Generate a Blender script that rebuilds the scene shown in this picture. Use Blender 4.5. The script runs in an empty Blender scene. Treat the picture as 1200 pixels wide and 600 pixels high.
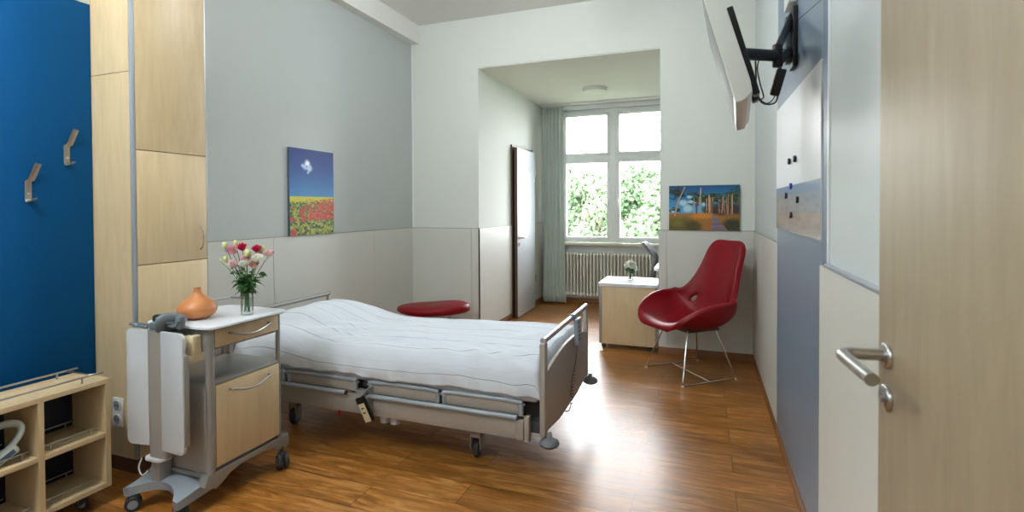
import bpy, bmesh, math, random
import numpy as np
from math import sin, cos
from mathutils import Vector, Matrix, noise

C = bpy.context.scene.collection
PI = math.pi
XL, XR, YB, YF = -3.104, 0.431, 5.084, -0.12      # left, right, back, front wall planes of the ward
YA, XA, XAR = 7.44, -2.276, 0.9                    # window wall and side walls of the alcove
ZC, ZA, ZD = 3.449, 2.905, 1.183                   # ceilings and the top of the wall cladding

# ------------------------------------------------------------------ materials
def lin(c):
    return tuple(((v/255)/12.92 if v/255 <= .04045 else ((v/255+.055)/1.055)**2.4) for v in c) + (1,)

def mat(name, rgb, rough=.5, metal=0, coat=0, spec=.5, noise_amt=0, nscale=8, nstretch=(1, 1, 1), bump=0, bscale=60, trans=0, sheen=0):
    m = bpy.data.materials.new(name); m.use_nodes = True
    nt = m.node_tree; b = nt.nodes['Principled BSDF']
    col = lin(rgb)
    b.inputs['Base Color'].default_value = col
    b.inputs['Roughness'].default_value = rough
    b.inputs['Metallic'].default_value = metal
    b.inputs['Coat Weight'].default_value = coat
    b.inputs['Specular IOR Level'].default_value = spec
    b.inputs['Transmission Weight'].default_value = trans
    b.inputs['Sheen Weight'].default_value = sheen
    tc = nt.nodes.new('ShaderNodeTexCoord')
    if noise_amt:
        mp = nt.nodes.new('ShaderNodeMapping'); mp.inputs['Scale'].default_value = nstretch
        nz = nt.nodes.new('ShaderNodeTexNoise'); nz.inputs['Scale'].default_value = nscale; nz.inputs['Detail'].default_value = 5
        rp = nt.nodes.new('ShaderNodeValToRGB')
        rp.color_ramp.elements[0].position = .3; rp.color_ramp.elements[1].position = .7
        rp.color_ramp.elements[0].color = tuple(v*(1-noise_amt) for v in col[:3]) + (1,)
        rp.color_ramp.elements[1].color = tuple(min(1, v*(1+noise_amt)) for v in col[:3]) + (1,)
        nt.links.new(tc.outputs['Object'], mp.inputs[0]); nt.links.new(mp.outputs[0], nz.inputs[0])
        nt.links.new(nz.outputs[0], rp.inputs[0]); nt.links.new(rp.outputs[0], b.inputs['Base Color'])
    if bump:
        nb = nt.nodes.new('ShaderNodeTexNoise'); nb.inputs['Scale'].default_value = bscale; nb.inputs['Detail'].default_value = 3
        bp = nt.nodes.new('ShaderNodeBump'); bp.inputs['Strength'].default_value = bump; bp.inputs['Distance'].default_value = .01
        nt.links.new(tc.outputs['Object'], nb.inputs[0]); nt.links.new(nb.outputs[0], bp.inputs['Height'])
        nt.links.new(bp.outputs[0], b.inputs['Normal'])
    return m

def emat(name, rgb, s):
    m = mat(name, rgb, .6); b = m.node_tree.nodes['Principled BSDF']
    b.inputs['Emission Color'].default_value = lin(rgb); b.inputs['Emission Strength'].default_value = s
    return m

def wood_mat(name, light, dark, stretch, rough=.42, amt=.55):
    m = bpy.data.materials.new(name); m.use_nodes = True
    nt = m.node_tree; b = nt.nodes['Principled BSDF']; b.inputs['Roughness'].default_value = rough
    tc = nt.nodes.new('ShaderNodeTexCoord'); mp = nt.nodes.new('ShaderNodeMapping'); mp.inputs['Scale'].default_value = stretch
    nz = nt.nodes.new('ShaderNodeTexNoise'); nz.inputs['Scale'].default_value = 5; nz.inputs['Detail'].default_value = 9; nz.inputs['Roughness'].default_value = .65; nz.inputs['Distortion'].default_value = .6
    rp = nt.nodes.new('ShaderNodeValToRGB'); e = rp.color_ramp.elements
    e[0].position = .5-amt/2; e[1].position = .5+amt/2; e[0].color = lin(dark); e[1].color = lin(light)
    nt.links.new(tc.outputs['Object'], mp.inputs[0]); nt.links.new(mp.outputs[0], nz.inputs[0])
    nt.links.new(nz.outputs[0], rp.inputs[0]); nt.links.new(rp.outputs[0], b.inputs['Base Color'])
    return m

def floor_mat():
    m = bpy.data.materials.new('oak_laminate'); m.use_nodes = True
    nt = m.node_tree; N = nt.nodes; Lk = nt.links.new; b = N['Principled BSDF']
    b.inputs['Coat Weight'].default_value = .3; b.inputs['Coat Roughness'].default_value = .28
    tc = N.new('ShaderNodeTexCoord')
    br = N.new('ShaderNodeTexBrick'); br.offset = .37; br.offset_frequency = 2; br.squash = 1
    br.inputs['Scale'].default_value = 1
    br.inputs['Brick Width'].default_value = 1.25; br.inputs['Row Height'].default_value = .19
    br.inputs['Mortar Size'].default_value = .0016; br.inputs['Mortar Smooth'].default_value = .1; br.inputs['Bias'].default_value = 0
    br.inputs['Color1'].default_value = (0, 0, 0, 1); br.inputs['Color2'].default_value = (1, 1, 1, 1); br.inputs['Mortar'].default_value = (.5, .5, .5, 1)
    Lk(tc.outputs['Object'], br.inputs[0])
    bw = N.new('ShaderNodeRGBToBW'); Lk(br.outputs['Color'], bw.inputs[0])
    # grain: stretched along x, shifted per plank
    cx = N.new('ShaderNodeCombineXYZ'); mu = N.new('ShaderNodeMath'); mu.operation = 'MULTIPLY'; mu.inputs[1].default_value = 24
    Lk(bw.outputs[0], mu.inputs[0]); Lk(mu.outputs[0], cx.inputs[2])
    ad = N.new('ShaderNodeVectorMath'); ad.operation = 'ADD'; Lk(tc.outputs['Object'], ad.inputs[0]); Lk(cx.outputs[0], ad.inputs[1])
    mp = N.new('ShaderNodeMapping'); mp.inputs['Scale'].default_value = (1.3, 9, 1); Lk(ad.outputs[0], mp.inputs[0])
    nz = N.new('ShaderNodeTexNoise'); nz.inputs['Scale'].default_value = 2.4; nz.inputs['Detail'].default_value = 8; nz.inputs['Roughness'].default_value = .62; nz.inputs['Distortion'].default_value = 1.1
    Lk(mp.outputs[0], nz.inputs[0])
    rp = N.new('ShaderNodeValToRGB'); e = rp.color_ramp.elements
    e[0].position = .3; e[0].color = lin((112, 70, 28)); e[1].position = .72; e[1].color = lin((194, 142, 84))
    k = e.new(.5); k.color = lin((154, 100, 46))
    Lk(nz.outputs[0], rp.inputs[0])
    hs = N.new('ShaderNodeHueSaturation'); Lk(rp.outputs[0], hs.inputs['Color'])
    mr = N.new('ShaderNodeMapRange'); mr.inputs[3].default_value = .8; mr.inputs[4].default_value = 1.22; Lk(bw.outputs[0], mr.inputs[0]); Lk(mr.outputs[0], hs.inputs['Value'])
    hs.inputs['Saturation'].default_value = 1.03
    mx = N.new('ShaderNodeMix'); mx.data_type = 'RGBA'; mx.inputs[7].default_value = lin((70, 38, 18))
    Lk(br.outputs['Fac'], mx.inputs[0]); Lk(hs.outputs[0], mx.inputs[6]); Lk(mx.outputs[2], b.inputs['Base Color'])
    r2 = N.new('ShaderNodeMapRange'); r2.inputs[3].default_value = .31; r2.inputs[4].default_value = .44; Lk(nz.outputs[0], r2.inputs[0]); Lk(r2.outputs[0], b.inputs['Roughness'])
    bp = N.new('ShaderNodeBump'); bp.inputs['Strength'].default_value = .12; bp.inputs['Distance'].default_value = .002
    Lk(nz.outputs[0], bp.inputs['Height']); Lk(bp.outputs[0], b.inputs['Normal'])
    return m

def glass_mat(name, tint=(1, 1, 1, 1), k=.9):
    m = bpy.data.materials.new(name); m.use_nodes = True; nt = m.node_tree; N = nt.nodes
    N.remove(N['Principled BSDF']); o = N['Material Output']
    t = N.new('ShaderNodeBsdfTransparent'); t.inputs[0].default_value = tint
    g = N.new('ShaderNodeBsdfGlossy'); g.inputs['Roughness'].default_value = .03
    f = N.new('ShaderNodeLayerWeight'); f.inputs[0].default_value = .25
    q = N.new('ShaderNodeMath'); q.operation = 'MULTIPLY'; q.inputs[1].default_value = k
    x = N.new('ShaderNodeMixShader')
    nt.links.new(f.outputs['Fresnel'], q.inputs[0]); nt.links.new(q.outputs[0], x.inputs[0]); nt.links.new(t.outputs[0], x.inputs[1]); nt.links.new(g.outputs[0], x.inputs[2]); nt.links.new(x.outputs[0], o.inputs[0])
    return m

def attr_mat(name, rough=.45):
    m = bpy.data.materials.new(name); m.use_nodes = True; nt = m.node_tree; b = nt.nodes['Principled BSDF']
    a = nt.nodes.new('ShaderNodeVertexColor'); a.layer_name = 'paint'
    nt.links.new(a.outputs[0], b.inputs['Base Color']); b.inputs['Roughness'].default_value = rough
    return m

def stripe_mat():
    m = bpy.data.materials.new('striped_cotton'); m.use_nodes = True; nt = m.node_tree; N = nt.nodes; Lk = nt.links.new
    b = N['Principled BSDF']; b.inputs['Roughness'].default_value = .85; b.inputs['Sheen Weight'].default_value = .15
    uv = N.new('ShaderNodeUVMap'); uv.uv_map = 'UVMap'; sp = N.new('ShaderNodeSeparateXYZ'); Lk(uv.outputs[0], sp.inputs[0])
    def M(op, *a):
        n = N.new('ShaderNodeMath'); n.operation = op
        for i, v in enumerate(a):
            if hasattr(v, 'name'): Lk(v, n.inputs[i])
            else: n.inputs[i].default_value = v
        return n.outputs[0]
    y = sp.outputs[1]
    fr = M('FRACT', M('DIVIDE', y, .15)); a = M('LESS_THAN', M('ABSOLUTE', M('SUBTRACT', fr, .5)), .013)       # strong line
    f2 = M('FRACT', M('DIVIDE', M('ADD', y, .021), .0375)); c = M('MULTIPLY', M('LESS_THAN', M('ABSOLUTE', M('SUBTRACT', f2, .5)), .03), .13)
    s = M('MAXIMUM', M('MULTIPLY', a, .85), c)
    mx = N.new('ShaderNodeMix'); mx.data_type = 'RGBA'; mx.inputs[6].default_value = lin((206, 212, 220)); mx.inputs[7].default_value = lin((96, 100, 118))
    Lk(s, mx.inputs[0]); Lk(mx.outputs[2], b.inputs['Base Color'])
    nb = N.new('ShaderNodeTexNoise'); nb.inputs['Scale'].default_value = 9; nb.inputs['Detail'].default_value = 4
    tc = N.new('ShaderNodeTexCoord'); Lk(tc.outputs['Object'], nb.inputs[0])
    bp = N.new('ShaderNodeBump'); bp.inputs['Strength'].default_value = .25; bp.inputs['Distance'].default_value = .015
    Lk(nb.outputs[0], bp.inputs['Height']); Lk(bp.outputs[0], b.inputs['Normal'])
    return m

M = dict(
    wall=mat('painted_wall', (216, 220, 213), .7, bump=.04, bscale=90), ceiling=mat('ceiling_paint', (228, 228, 222), .85),
    wallgrey=mat('grey_wall_laminate', (180, 186, 184), .38, bump=.02, bscale=5),
    clad=mat('cream_cladding', (204, 205, 197), .4), cladline=mat('cladding_edge', (150, 150, 144), .5),
    gloss=mat('glossy_wall_panel', (196, 203, 202), .5, spec=.35),
    floor=floor_mat(), base=wood_mat('brown_skirting', (150, 104, 66), (112, 72, 42), (6, 6, 20)),
    maple=wood_mat('maple_veneer', (214, 192, 154), (196, 171, 131), (5, 5, .7), .4),
    maplein=wood_mat('maple_inside', (196, 160, 112), (176, 140, 94), (5, 5, .7), .5),
    doormaple=wood_mat('door_veneer', (160, 145, 119), (144, 128, 102), (5, 5, .6), .5, .5),
    blue=mat('deep_blue_panel', (4, 78, 132), .75, spec=.15), bluegrey=mat('blue_grey_panel', (112, 130, 148), .33), bluegrey2=mat('blue_grey_strip', (98, 114, 136), .4),
    alu=mat('brushed_aluminium', (176, 178, 178), .38, .75, bump=.02, bscale=200), chrome=mat('chrome', (215, 216, 218), .12, 1), steel=mat('satin_steel', (178, 176, 172), .28, 1),
    silver=mat('silver_paint', (152, 151, 147), .4, .35), greyplastic=mat('grey_plastic', (142, 150, 158), .4), lightgrey=mat('light_grey_laminate', (196, 198, 200), .4),
    warmgrey=mat('warm_grey_metal', (162, 154, 146), .42, .15), railgrey=mat('blue_grey_rail', (150, 158, 166), .38, .15), darkgrey=mat('dark_grey_plastic', (66, 70, 74), .45),
    black=mat('black_plastic', (18, 18, 20), .45), tyre=mat('caster_tyre', (48, 50, 52), .5), white=mat('white_plastic', (225, 225, 220), .35), whitelam=mat('white_laminate', (224, 226, 230), .3),
    cream=mat('cream_plastic', (222, 208, 170), .45), tvw=mat('tv_housing', (208, 208, 202), .4), screen=mat('tv_screen', (140, 142, 138), .6, spec=.2), tvb=mat('tv_underside', (206, 194, 180), .5),  # screen: wall reflection put into the grey base colour
    red=mat('red_leather', (128, 0, 18), .42, bump=.1, bscale=220, spec=.32), mattress=mat('mattress_cover', (186, 190, 200), .8),
    curtain=mat('grey_curtain', (190, 200, 192), .9, sheen=.2, noise_amt=.05, nscale=3), pvc=mat('white_window_frame', (226, 230, 228), .35), sill=mat('window_sill', (196, 188, 174), .4),
    bumper=mat('grey_rubber', (98, 102, 106), .4),
    bluedark=mat('navy_back_board', (14, 26, 50), .4),
    globe=emat('fill_light_globe', (244, 250, 255), 50), globe2=emat('fill_light_globe_dim', (244, 250, 255), 38),  # glow of the two added, unseen fill globes
    barsteel=mat('polished_bar', (206, 206, 214), .28, .85),
    clampgrey=mat('dark_clamp_plastic', (104, 114, 120), .4),
    rad=mat('radiator_enamel', (226, 224, 212), .35), glass=glass_mat('window_glass'), vglass=glass_mat('vase_glass', (.97, .99, .98, 1), .6),
    doorgrey=mat('grey_door_leaf', (200, 206, 210), .42), brown=mat('dark_brown_edge', (92, 66, 50), .5), darkgap=mat('dark_gap', (34, 30, 28), .8),
    lampglass=mat('opal_diffuser', (226, 228, 222), .4), lampon=emat('fill_lamp_diffuser', (240, 250, 255), 4),
    gourd=wood_mat('turned_orange_wood', (214, 146, 92), (186, 110, 62), (2, 2, 8), .4), stem=mat('green_stem', (84, 124, 62), .5), leaf=mat('dark_green_leaf', (62, 108, 54), .5, noise_amt=.3, nscale=30),
    bud=mat('pale_green_bud', (206, 216, 142), .6), pink=mat('pink_petal', (236, 176, 192), .6), palepink=mat('pale_pink_petal', (240, 206, 206), .6), dusty=mat('dusty_pink_petal', (216, 170, 162), .6), magenta=mat('magenta_petal', (214, 26, 84), .6), wpetal=mat('white_petal', (240, 240, 228), .6),
    crochet=mat('lace_cloth', (208, 212, 214), .8), mesh=mat('grey_mesh_fabric', (112, 114, 116), .7, noise_amt=.15, nscale=120), water=glass_mat('vase_water', (.97, .99, .98, 1), .15),
    bark=mat('tree_bark', (110, 96, 80), .9, noise_amt=.3), foliage=mat('light_green_foliage', (100, 120, 90), .95, spec=.1, noise_amt=.25, nscale=2), foliage2=mat('mid_green_foliage', (90, 112, 82), .95, spec=.1, noise_amt=.25, nscale=2),
    lawn=mat('lawn', (92, 110, 70), .9, noise_amt=.2), stripe=stripe_mat(), paint=attr_mat('printed_canvas', .4), board=attr_mat('printed_glass_board', .12),
    redp=mat('red_plastic', (190, 20, 20), .5), bluep=mat('blue_magnet', (20, 40, 150), .35), navy=mat('dark_magnet', (22, 28, 52), .35), label=mat('beige_label', (206, 190, 158), .5), devlabel=mat('slate_label', (84, 98, 118), .3), devwhite=mat('device_white', (196, 206, 202), .35), fog=mat('terracotta_roof', (150, 90, 70), .8),
)

# ------------------------------------------------------------------ geometry helper
class B:
    def __init__(s): s.bm = bmesh.new(); s.mats = []; s.mi = 0; s.n = 0
    def m(s, name):
        mm = M[name]
        if mm not in s.mats: s.mats.append(mm)
        s.mi = s.mats.index(mm); return s
    def _set(s):
        s.bm.faces.ensure_lookup_table()
        for i in range(s.n, len(s.bm.faces)): s.bm.faces[i].material_index = s.mi
        s.n = len(s.bm.faces)
    def faces(s, vs, fs, T=None):
        b = bmesh.new()
        vv = [b.verts.new(T @ Vector(v) if T else v) for v in vs]
        for f in fs:
            try: b.faces.new([vv[i] for i in f])
            except ValueError: pass
        s.merge(b); return s
    def merge(s, b):
        me = bpy.data.meshes.new('tmp'); b.to_mesh(me); b.free(); s.bm.from_mesh(me); bpy.data.meshes.remove(me)
        s.bm.faces.ensure_lookup_table(); s._set()
    def box(s, x0, x1, y0, y1, z0, z1, bev=0, T=None, seg=2):
        b = bmesh.new()
        if x0 > x1: x0, x1 = x1, x0
        if y0 > y1: y0, y1 = y1, y0
        if z0 > z1: z0, z1 = z1, z0
        v = [b.verts.new((x, y, z)) for x in (x0, x1) for y in (y0, y1) for z in (z0, z1)]
        for f in ((0, 1, 3, 2), (4, 6, 7, 5), (0, 4, 5, 1), (2, 3, 7, 6), (0, 2, 6, 4), (1, 5, 7, 3)): b.faces.new([v[i] for i in f])
        if bev: bmesh.ops.bevel(b, geom=b.edges[:], offset=bev, segments=seg, profile=.5, affect='EDGES', clamp_overlap=True)
        if T: bmesh.ops.transform(b, matrix=T, verts=b.verts[:])
        s.merge(b); return s
    def prism(s, poly, a, c, axis='z', bev=0, T=None):
        b = bmesh.new()
        def P(u, v, w): return {'z': (u, v, w), 'y': (u, w, v), 'x': (w, u, v)}[axis]
        lo = [b.verts.new(P(u, v, a)) for u, v in poly]; hi = [b.verts.new(P(u, v, c)) for u, v in poly]
        n = len(poly); b.faces.new(lo); b.faces.new(hi[::-1])
        for i in range(n): b.faces.new((lo[i], hi[i], hi[(i+1) % n], lo[(i+1) % n]))
        bmesh.ops.recalc_face_normals(b, faces=b.faces[:])
        if bev:
            es = [e for e in b.edges if all(v in lo for v in e.verts) or all(v in hi for v in e.verts)]
            bmesh.ops.bevel(b, geom=es, offset=bev, segments=2, profile=.5, affect='EDGES', clamp_overlap=True)
        if T: bmesh.ops.transform(b, matrix=T, verts=b.verts[:])
        s.merge(b); return s
    def cyl(s, p0, p1, r0, r1=None, seg=20, bev=0):
        p0, p1 = Vector(p0), Vector(p1); r1 = r0 if r1 is None else r1
        d = p1-p0; L = d.length; q = d.to_track_quat('Z', 'Y').to_matrix().to_4x4(); T = Matrix.Translation(p0) @ q
        pr = [(0, 0), (r0, 0), (r1, L), (0, L)]
        if bev: pr = [(0, 0), (r0-bev, 0), (r0-.3*bev, .3*bev), (r0, bev), (r1, L-bev), (r1-.3*bev, L-.3*bev), (r1-bev, L), (0, L)]
        return s.lathe(pr, (0, 0, 0), seg, T)
    def lathe(s, prof, c=(0, 0, 0), seg=24, T=None):
        b = bmesh.new(); rings = []
        for r, z in prof:
            if r < 1e-6: rings.append([b.verts.new((c[0], c[1], c[2]+z))])
            else: rings.append([b.verts.new((c[0]+r*math.cos(2*PI*i/seg), c[1]+r*math.sin(2*PI*i/seg), c[2]+z)) for i in range(seg)])
        for A, D in zip(rings, rings[1:]):
            for i in range(seg):
                j = (i+1) % seg
                if len(A) == 1 and len(D) == 1: continue
                if len(A) == 1: b.faces.new((A[0], D[j], D[i]))
                elif len(D) == 1: b.faces.new((A[i], A[j], D[0]))
                else: b.faces.new((A[i], A[j], D[j], D[i]))
        bmesh.ops.recalc_face_normals(b, faces=b.faces[:])
        if T: bmesh.ops.transform(b, matrix=T, verts=b.verts[:])
        s.merge(b); return s
    def tube(s, pts, r, seg=10, closed=False, smooth=0, flat=None):
        P = [Vector(p) for p in pts]
        if smooth:
            Q = []; n = len(P)
            for i in range(n if closed else n-1):
                a = P[(i-1) % n] if closed or i > 0 else P[0]; b_ = P[i]; c = P[(i+1) % n]; d = P[(i+2) % n] if closed or i < n-2 else P[-1]
                for k in range(smooth):
                    t = k/smooth
                    Q.append(.5*((2*b_)+(-a+c)*t+(2*a-5*b_+4*c-d)*t*t+(-a+3*b_-3*c+d)*t**3))
            if not closed: Q.append(P[-1])
            P = Q
        n = len(P); b = bmesh.new(); rings = []; up = None
        for i in range(n):
            t = (P[(i+1) % n]-P[i-1]) if closed else (P[min(i+1, n-1)]-P[max(i-1, 0)])
            t.normalize()
            if up is None:
                up = Vector((0, 0, 1)) if abs(t.z) < .9 else Vector((1, 0, 0))
            up = (up-t*up.dot(t)).normalized(); sd = t.cross(up)
            ra, rb = flat if flat else (r, r)
            rings.append([b.verts.new(P[i]+sd*ra*math.cos(2*PI*k/seg)+up*rb*math.sin(2*PI*k/seg)) for k in range(seg)])
        for i in range(n if closed else n-1):
            A, D = rings[i], rings[(i+1) % n]
            for k in range(seg): b.faces.new((A[k], A[(k+1) % seg], D[(k+1) % seg], D[k]))
        if not closed: b.faces.new(rings[0]); b.faces.new(rings[-1][::-1])
        bmesh.ops.recalc_face_normals(b, faces=b.faces[:])
        s.merge(b); return s
    def ball(s, c, r, seg=16, T=None):
        rr = r if isinstance(r, (tuple, list)) else (r, r, r)
        b = bmesh.new(); bmesh.ops.create_uvsphere(b, u_segments=seg, v_segments=max(6, seg//2), radius=1)
        m_ = Matrix.Translation(c) @ (T or Matrix()) @ Matrix.Diagonal((*rr, 1))
        bmesh.ops.transform(b, matrix=m_, verts=b.verts[:]); s.merge(b); return s

ROOT = {}     # world matrix of each thing, its parts and sub-parts
def obj(name, b, parent=None, local=False, smooth=True, label=None, angle=35):
    """link a built mesh as one object; geometry is authored in world space unless local"""
    me = bpy.data.meshes.new(name)
    if parent is None:
        if not local:
            b.bm.verts.ensure_lookup_table(); co = np.array([v.co[:] for v in b.bm.verts])
            c = Vector(((co[:, 0].min()+co[:, 0].max())/2, (co[:, 1].min()+co[:, 1].max())/2, co[:, 2].min()))
        else: c = Vector((0, 0, 0))
        W = Matrix.Translation(c); bmesh.ops.transform(b.bm, matrix=W.inverted(), verts=b.bm.verts[:])
    else:
        W = ROOT[parent.name]
        if not local: bmesh.ops.transform(b.bm, matrix=W.inverted(), verts=b.bm.verts[:])
    b.bm.to_mesh(me); b.bm.free()
    for m_ in b.mats: me.materials.append(m_)
    if smooth:
        me.shade_smooth(); me.set_sharp_from_angle(angle=math.radians(angle))
    o = bpy.data.objects.new(name, me); C.objects.link(o)
    if parent is None: o.location = W.translation
    else: o.parent = parent
    ROOT[o.name] = W
    if label: o['label'] = label
    return o
def thing(name, label, cat, loc=(0, 0, 0), rz=0, group=None):
    o = bpy.data.objects.new(name, None); C.objects.link(o); o.empty_display_size = .1
    o.location = loc; o.rotation_euler = (0, 0, rz); o['label'] = label; o['category'] = cat
    if group: o['group'] = group
    ROOT[o.name] = Matrix.Translation(loc) @ Matrix.Rotation(rz, 4, 'Z')
    return o
def tag(o, label, cat, group=None):
    o['label'] = label; o['category'] = cat
    if group: o['group'] = group
    return o
def struct(name, b, parent=None, smooth=True):
    o = obj(name, b, parent, smooth=smooth)
    if parent is None: o['kind'] = 'structure'
    return o
def copy_tree(o, parent=None):
    c = o.copy(); C.objects.link(c); c.parent = parent
    for ch in list(o.children): copy_tree(ch, c)
    return c
def srgb_arr(a):
    a = np.clip(a, 0, 255)/255
    return np.where(a <= .04045, a/12.92, ((a+.055)/1.055)**2.4)
def painted(name, b, img, parent, matname, o0, du, dv):
    """a flat printed face as a fine grid; img is h x w x 3 (row 0 on top)"""
    h, w = img.shape[:2]; o0, du, dv = Vector(o0), Vector(du), Vector(dv)
    W = ROOT[parent.name].inverted()
    vs = [W @ (o0+du*(i/(w-1))+dv*(1-j/(h-1))) for j in range(h) for i in range(w)]
    fs = [(j*w+i, (j+1)*w+i, (j+1)*w+i+1, j*w+i+1) for j in range(h-1) for i in range(w-1)]
    me = bpy.data.meshes.new(name); me.from_pydata(vs, [], fs)
    ca = me.color_attributes.new('paint', 'FLOAT_COLOR', 'POINT')
    col = np.ones((h*w, 4)); col[:, :3] = srgb_arr(img.reshape(-1, 3)); ca.data.foreach_set('color', col.ravel())
    me.materials.append(M[matname]); o = bpy.data.objects.new(name, me); C.objects.link(o); o.parent = parent; ROOT[o.name] = ROOT[parent.name]
    return o

rnd = random.Random(7); rng = np.random.default_rng(11)

# ------------------------------------------------------------------ the room
struct('floor', B().m('floor').box(XL, XR, YF-2.6, YB, -.1, 0).box(XA, XAR, YB, YA, -.1, 0))
b = B().m('ceiling').box(XL-.2, XR+.2, YF-.2, YB+.3, ZC, ZC+.15); struct('ceiling', b)
b = B().m('ceiling').box(XA-.2, XAR+.2, YB+.3, YA+.3, ZA, ZC+.15); b.box(XA, -.389, YB+.01, YB+.3, ZA, ZA+.01); struct('ceiling', b)
# soffit under the ceiling along the left wall
struct('trim_1', B().m('ceiling').box(XL, -2.998, YF, YB, 3.2435, ZC))
# left wall, with grey laminate sheet above the cladding
struct('wall_left', B().m('wall').box(XL-.2, XL, YF-.2, YB+.3, 0, ZC))
struct('trim_2', B().m('wallgrey').box(XL, XL+.006, 2.25, YB, ZD, 3.2435))
# cladding of the left wall, with open joints
b = B().m('clad')
for y0, y1 in ((2.25, 3.056), (3.060, 4.34), (4.344, YB)): b.box(XL, XL+.012, y0, y1, .075, ZD-.003)
b.m('cladline').box(XL, XL+.013, 2.25, YB, ZD-.003, ZD+.003); b.box(XL, XL+.008, 2.25, YB, .075, ZD-.003)
struct('trim_3', b, smooth=False)
# back wall with the opening into the alcove
b = B().m('wall').box(XL-.2, XA, YB, YB+.3, 0, ZC).box(-.389, XAR+.2, YB, YB+.3, 0, ZC).box(XA, -.389, YB, YB+.3, ZA+.01, ZC)
struct('wall_back', b, smooth=False)
b = B().m('clad')
for x0, x1 in ((XL+.012, -2.36), (-2.356, XA+.012), (-.401, -.33), (-.326, XR-.012)): b.box(x0, x1, YB-.012, YB, .075, ZD-.003)
b.box(-.401, -.389, YB, YB+.3, .075, ZD-.003)
b.m('cladline').box(XL+.012, XA+.012, YB-.013, YB, ZD-.003, ZD+.003).box(-.401, XR-.012, YB-.013, YB, ZD-.003, ZD+.003)
struct('trim_4', b, smooth=False)
b = B().m('pvc').box(XL+.006, XL+.03, YB-.004, YB, ZD+.003, 3.2435); struct('trim_5', b)
# right wall
struct('wall_right', B().m('gloss').box(XR, XR+.2, YF-.2, YB, 0, ZC))
b = B().m('clad')
for y0, y1 in ((3.49, 4.27), (4.274, YB-.0)): b.box(XR-.012, XR, y0, y1, .075, ZD-.003)
b.m('cladline').box(XR-.013, XR, 3.49, YB-.013, ZD-.003, ZD+.003)
struct('trim_6', b, smooth=False)
# tall blue-grey panel beside the television mount
b = B().m('bluegrey').box(XR-.012, XR, 2.225, 3.488, 0.0, 2.2).m('bluegrey2').box(XR-.0125, XR, 2.140, 2.222, 0, ZC).m('darkgap').box(XR-.009, XR, 2.222, 2.225, 0, ZC)
b.m('bluegrey').prism([(3.488, 2.2), (3.488, ZC), (2.225, ZC), (2.225, 2.2)], XR-.012, XR, 'x')
b.m('darkgap').prism([(3.488, 2.42), (3.488, 2.423), (2.225, 2.183), (2.225, 2.18)], XR-.0128, XR-.011, 'x')
struct('trim_7', b, smooth=False)
# nearer right wall: smooth white upper panel and thicker cladding below
b = B().m('gloss').box(XR-.008, XR, .45, 2.118, ZD+.01, ZC); b.m('pvc').box(XR-.014, XR, 2.118, 2.138, ZD+.01, ZC)
struct('trim_8', b)
b = B().m('clad').box(XR-.024, XR, .45, 2.205, .0, ZD-.002).m('railgrey').box(XR-.026, XR, .45, 2.125, ZD-.002, ZD+.012, .003)
struct('trim_9', b)
# front wall behind the camera, with the doorway the camera looks through
b = B().m('wall').box(XL-.2, -.62, YF-.2, YF, 0, ZC).box(-.62, XR, YF-.2, YF, 2.15, ZC)
struct('wall_front', b, smooth=False)
# corridor outside the doorway
b = B().m('wall').box(-1.9, -1.8, -2.7, YF-.2, 0, 2.6).box(XR+.9, XR+1, -2.7, YF-.2, 0, 2.6).box(-1.9, XR+1, -2.8, -2.7, 0, 2.6).box(-1.9, XR+1, -2.8, YF-.2, 2.6, 2.7).box(XR, XR+1, YF-.3, YF-.2, 0, 2.6)
struct('wall_corridor', b, smooth=False)
struct('floor', B().m('floor').box(XR, XR+1, -2.8, YF-.2, -.1, 0))
# alcove
b = B().m('wall').box(XA-.2, XA, YB+.3, YA+.3, 0, ZA+.2); struct('wall_alcove_left', b)
b = B().m('wall').box(XAR, XAR+.2, YB+.3, YA+.3, 0, ZA+.2); struct('wall_alcove_right', b)
b = B().m('clad').box(XA, XA+.012, YB-.012, 6.07, .075, ZD-.003).box(XA, XA+.012, 6.92, YA, .075, ZD-.003)
b.m('cladline').box(XA, XA+.013, YB, 6.07, ZD-.003, ZD+.003).box(XA, XA+.013, 6.92, YA, ZD-.003, ZD+.003)
struct('trim_10', b, smooth=False)
WX0, WX1, WZ0, WZ1 = -2.02, -.42, .9, 2.83
b = B().m('wall').box(XA-.2, WX0, YA, YA+.3, 0, ZA+.2).box(WX1, XAR+.2, YA, YA+.3, 0, ZA+.2).box(WX0, WX1, YA, YA+.3, 0, WZ0-.03).box(WX0, WX1, YA, YA+.3, WZ1, ZA+.2)
struct('wall_window', b, smooth=False)
struct('wall_right_jamb', B().m('wall').box(XR, XR+.2, YB, YB+.3, 0, ZC)) if False else None
# skirting boards
def skirt(name, x0, x1, y0, y1): struct(name, B().m('base').box(x0, x1, y0, y1, 0, .075, .002))
skirt('baseboard_left', XL, XL+.015, 2.25, YB); skirt('baseboard_back', XL, XA+.014, YB-.015, YB); skirt('baseboard_back', -.403, XR-.014, YB-.015, YB)
skirt('baseboard_right', XR-.014, XR, 3.49, YB-.015); skirt('baseboard_alcove', XA, XA+.015, YB, 6.07); skirt('baseboard_alcove', XA, XA+.015, 6.92, YA); skirt('baseboard_window', XA, XAR, YA-.015, YA)
skirt('baseboard_right', XR-.016, XR-.012, 2.205, 3.49)

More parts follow.
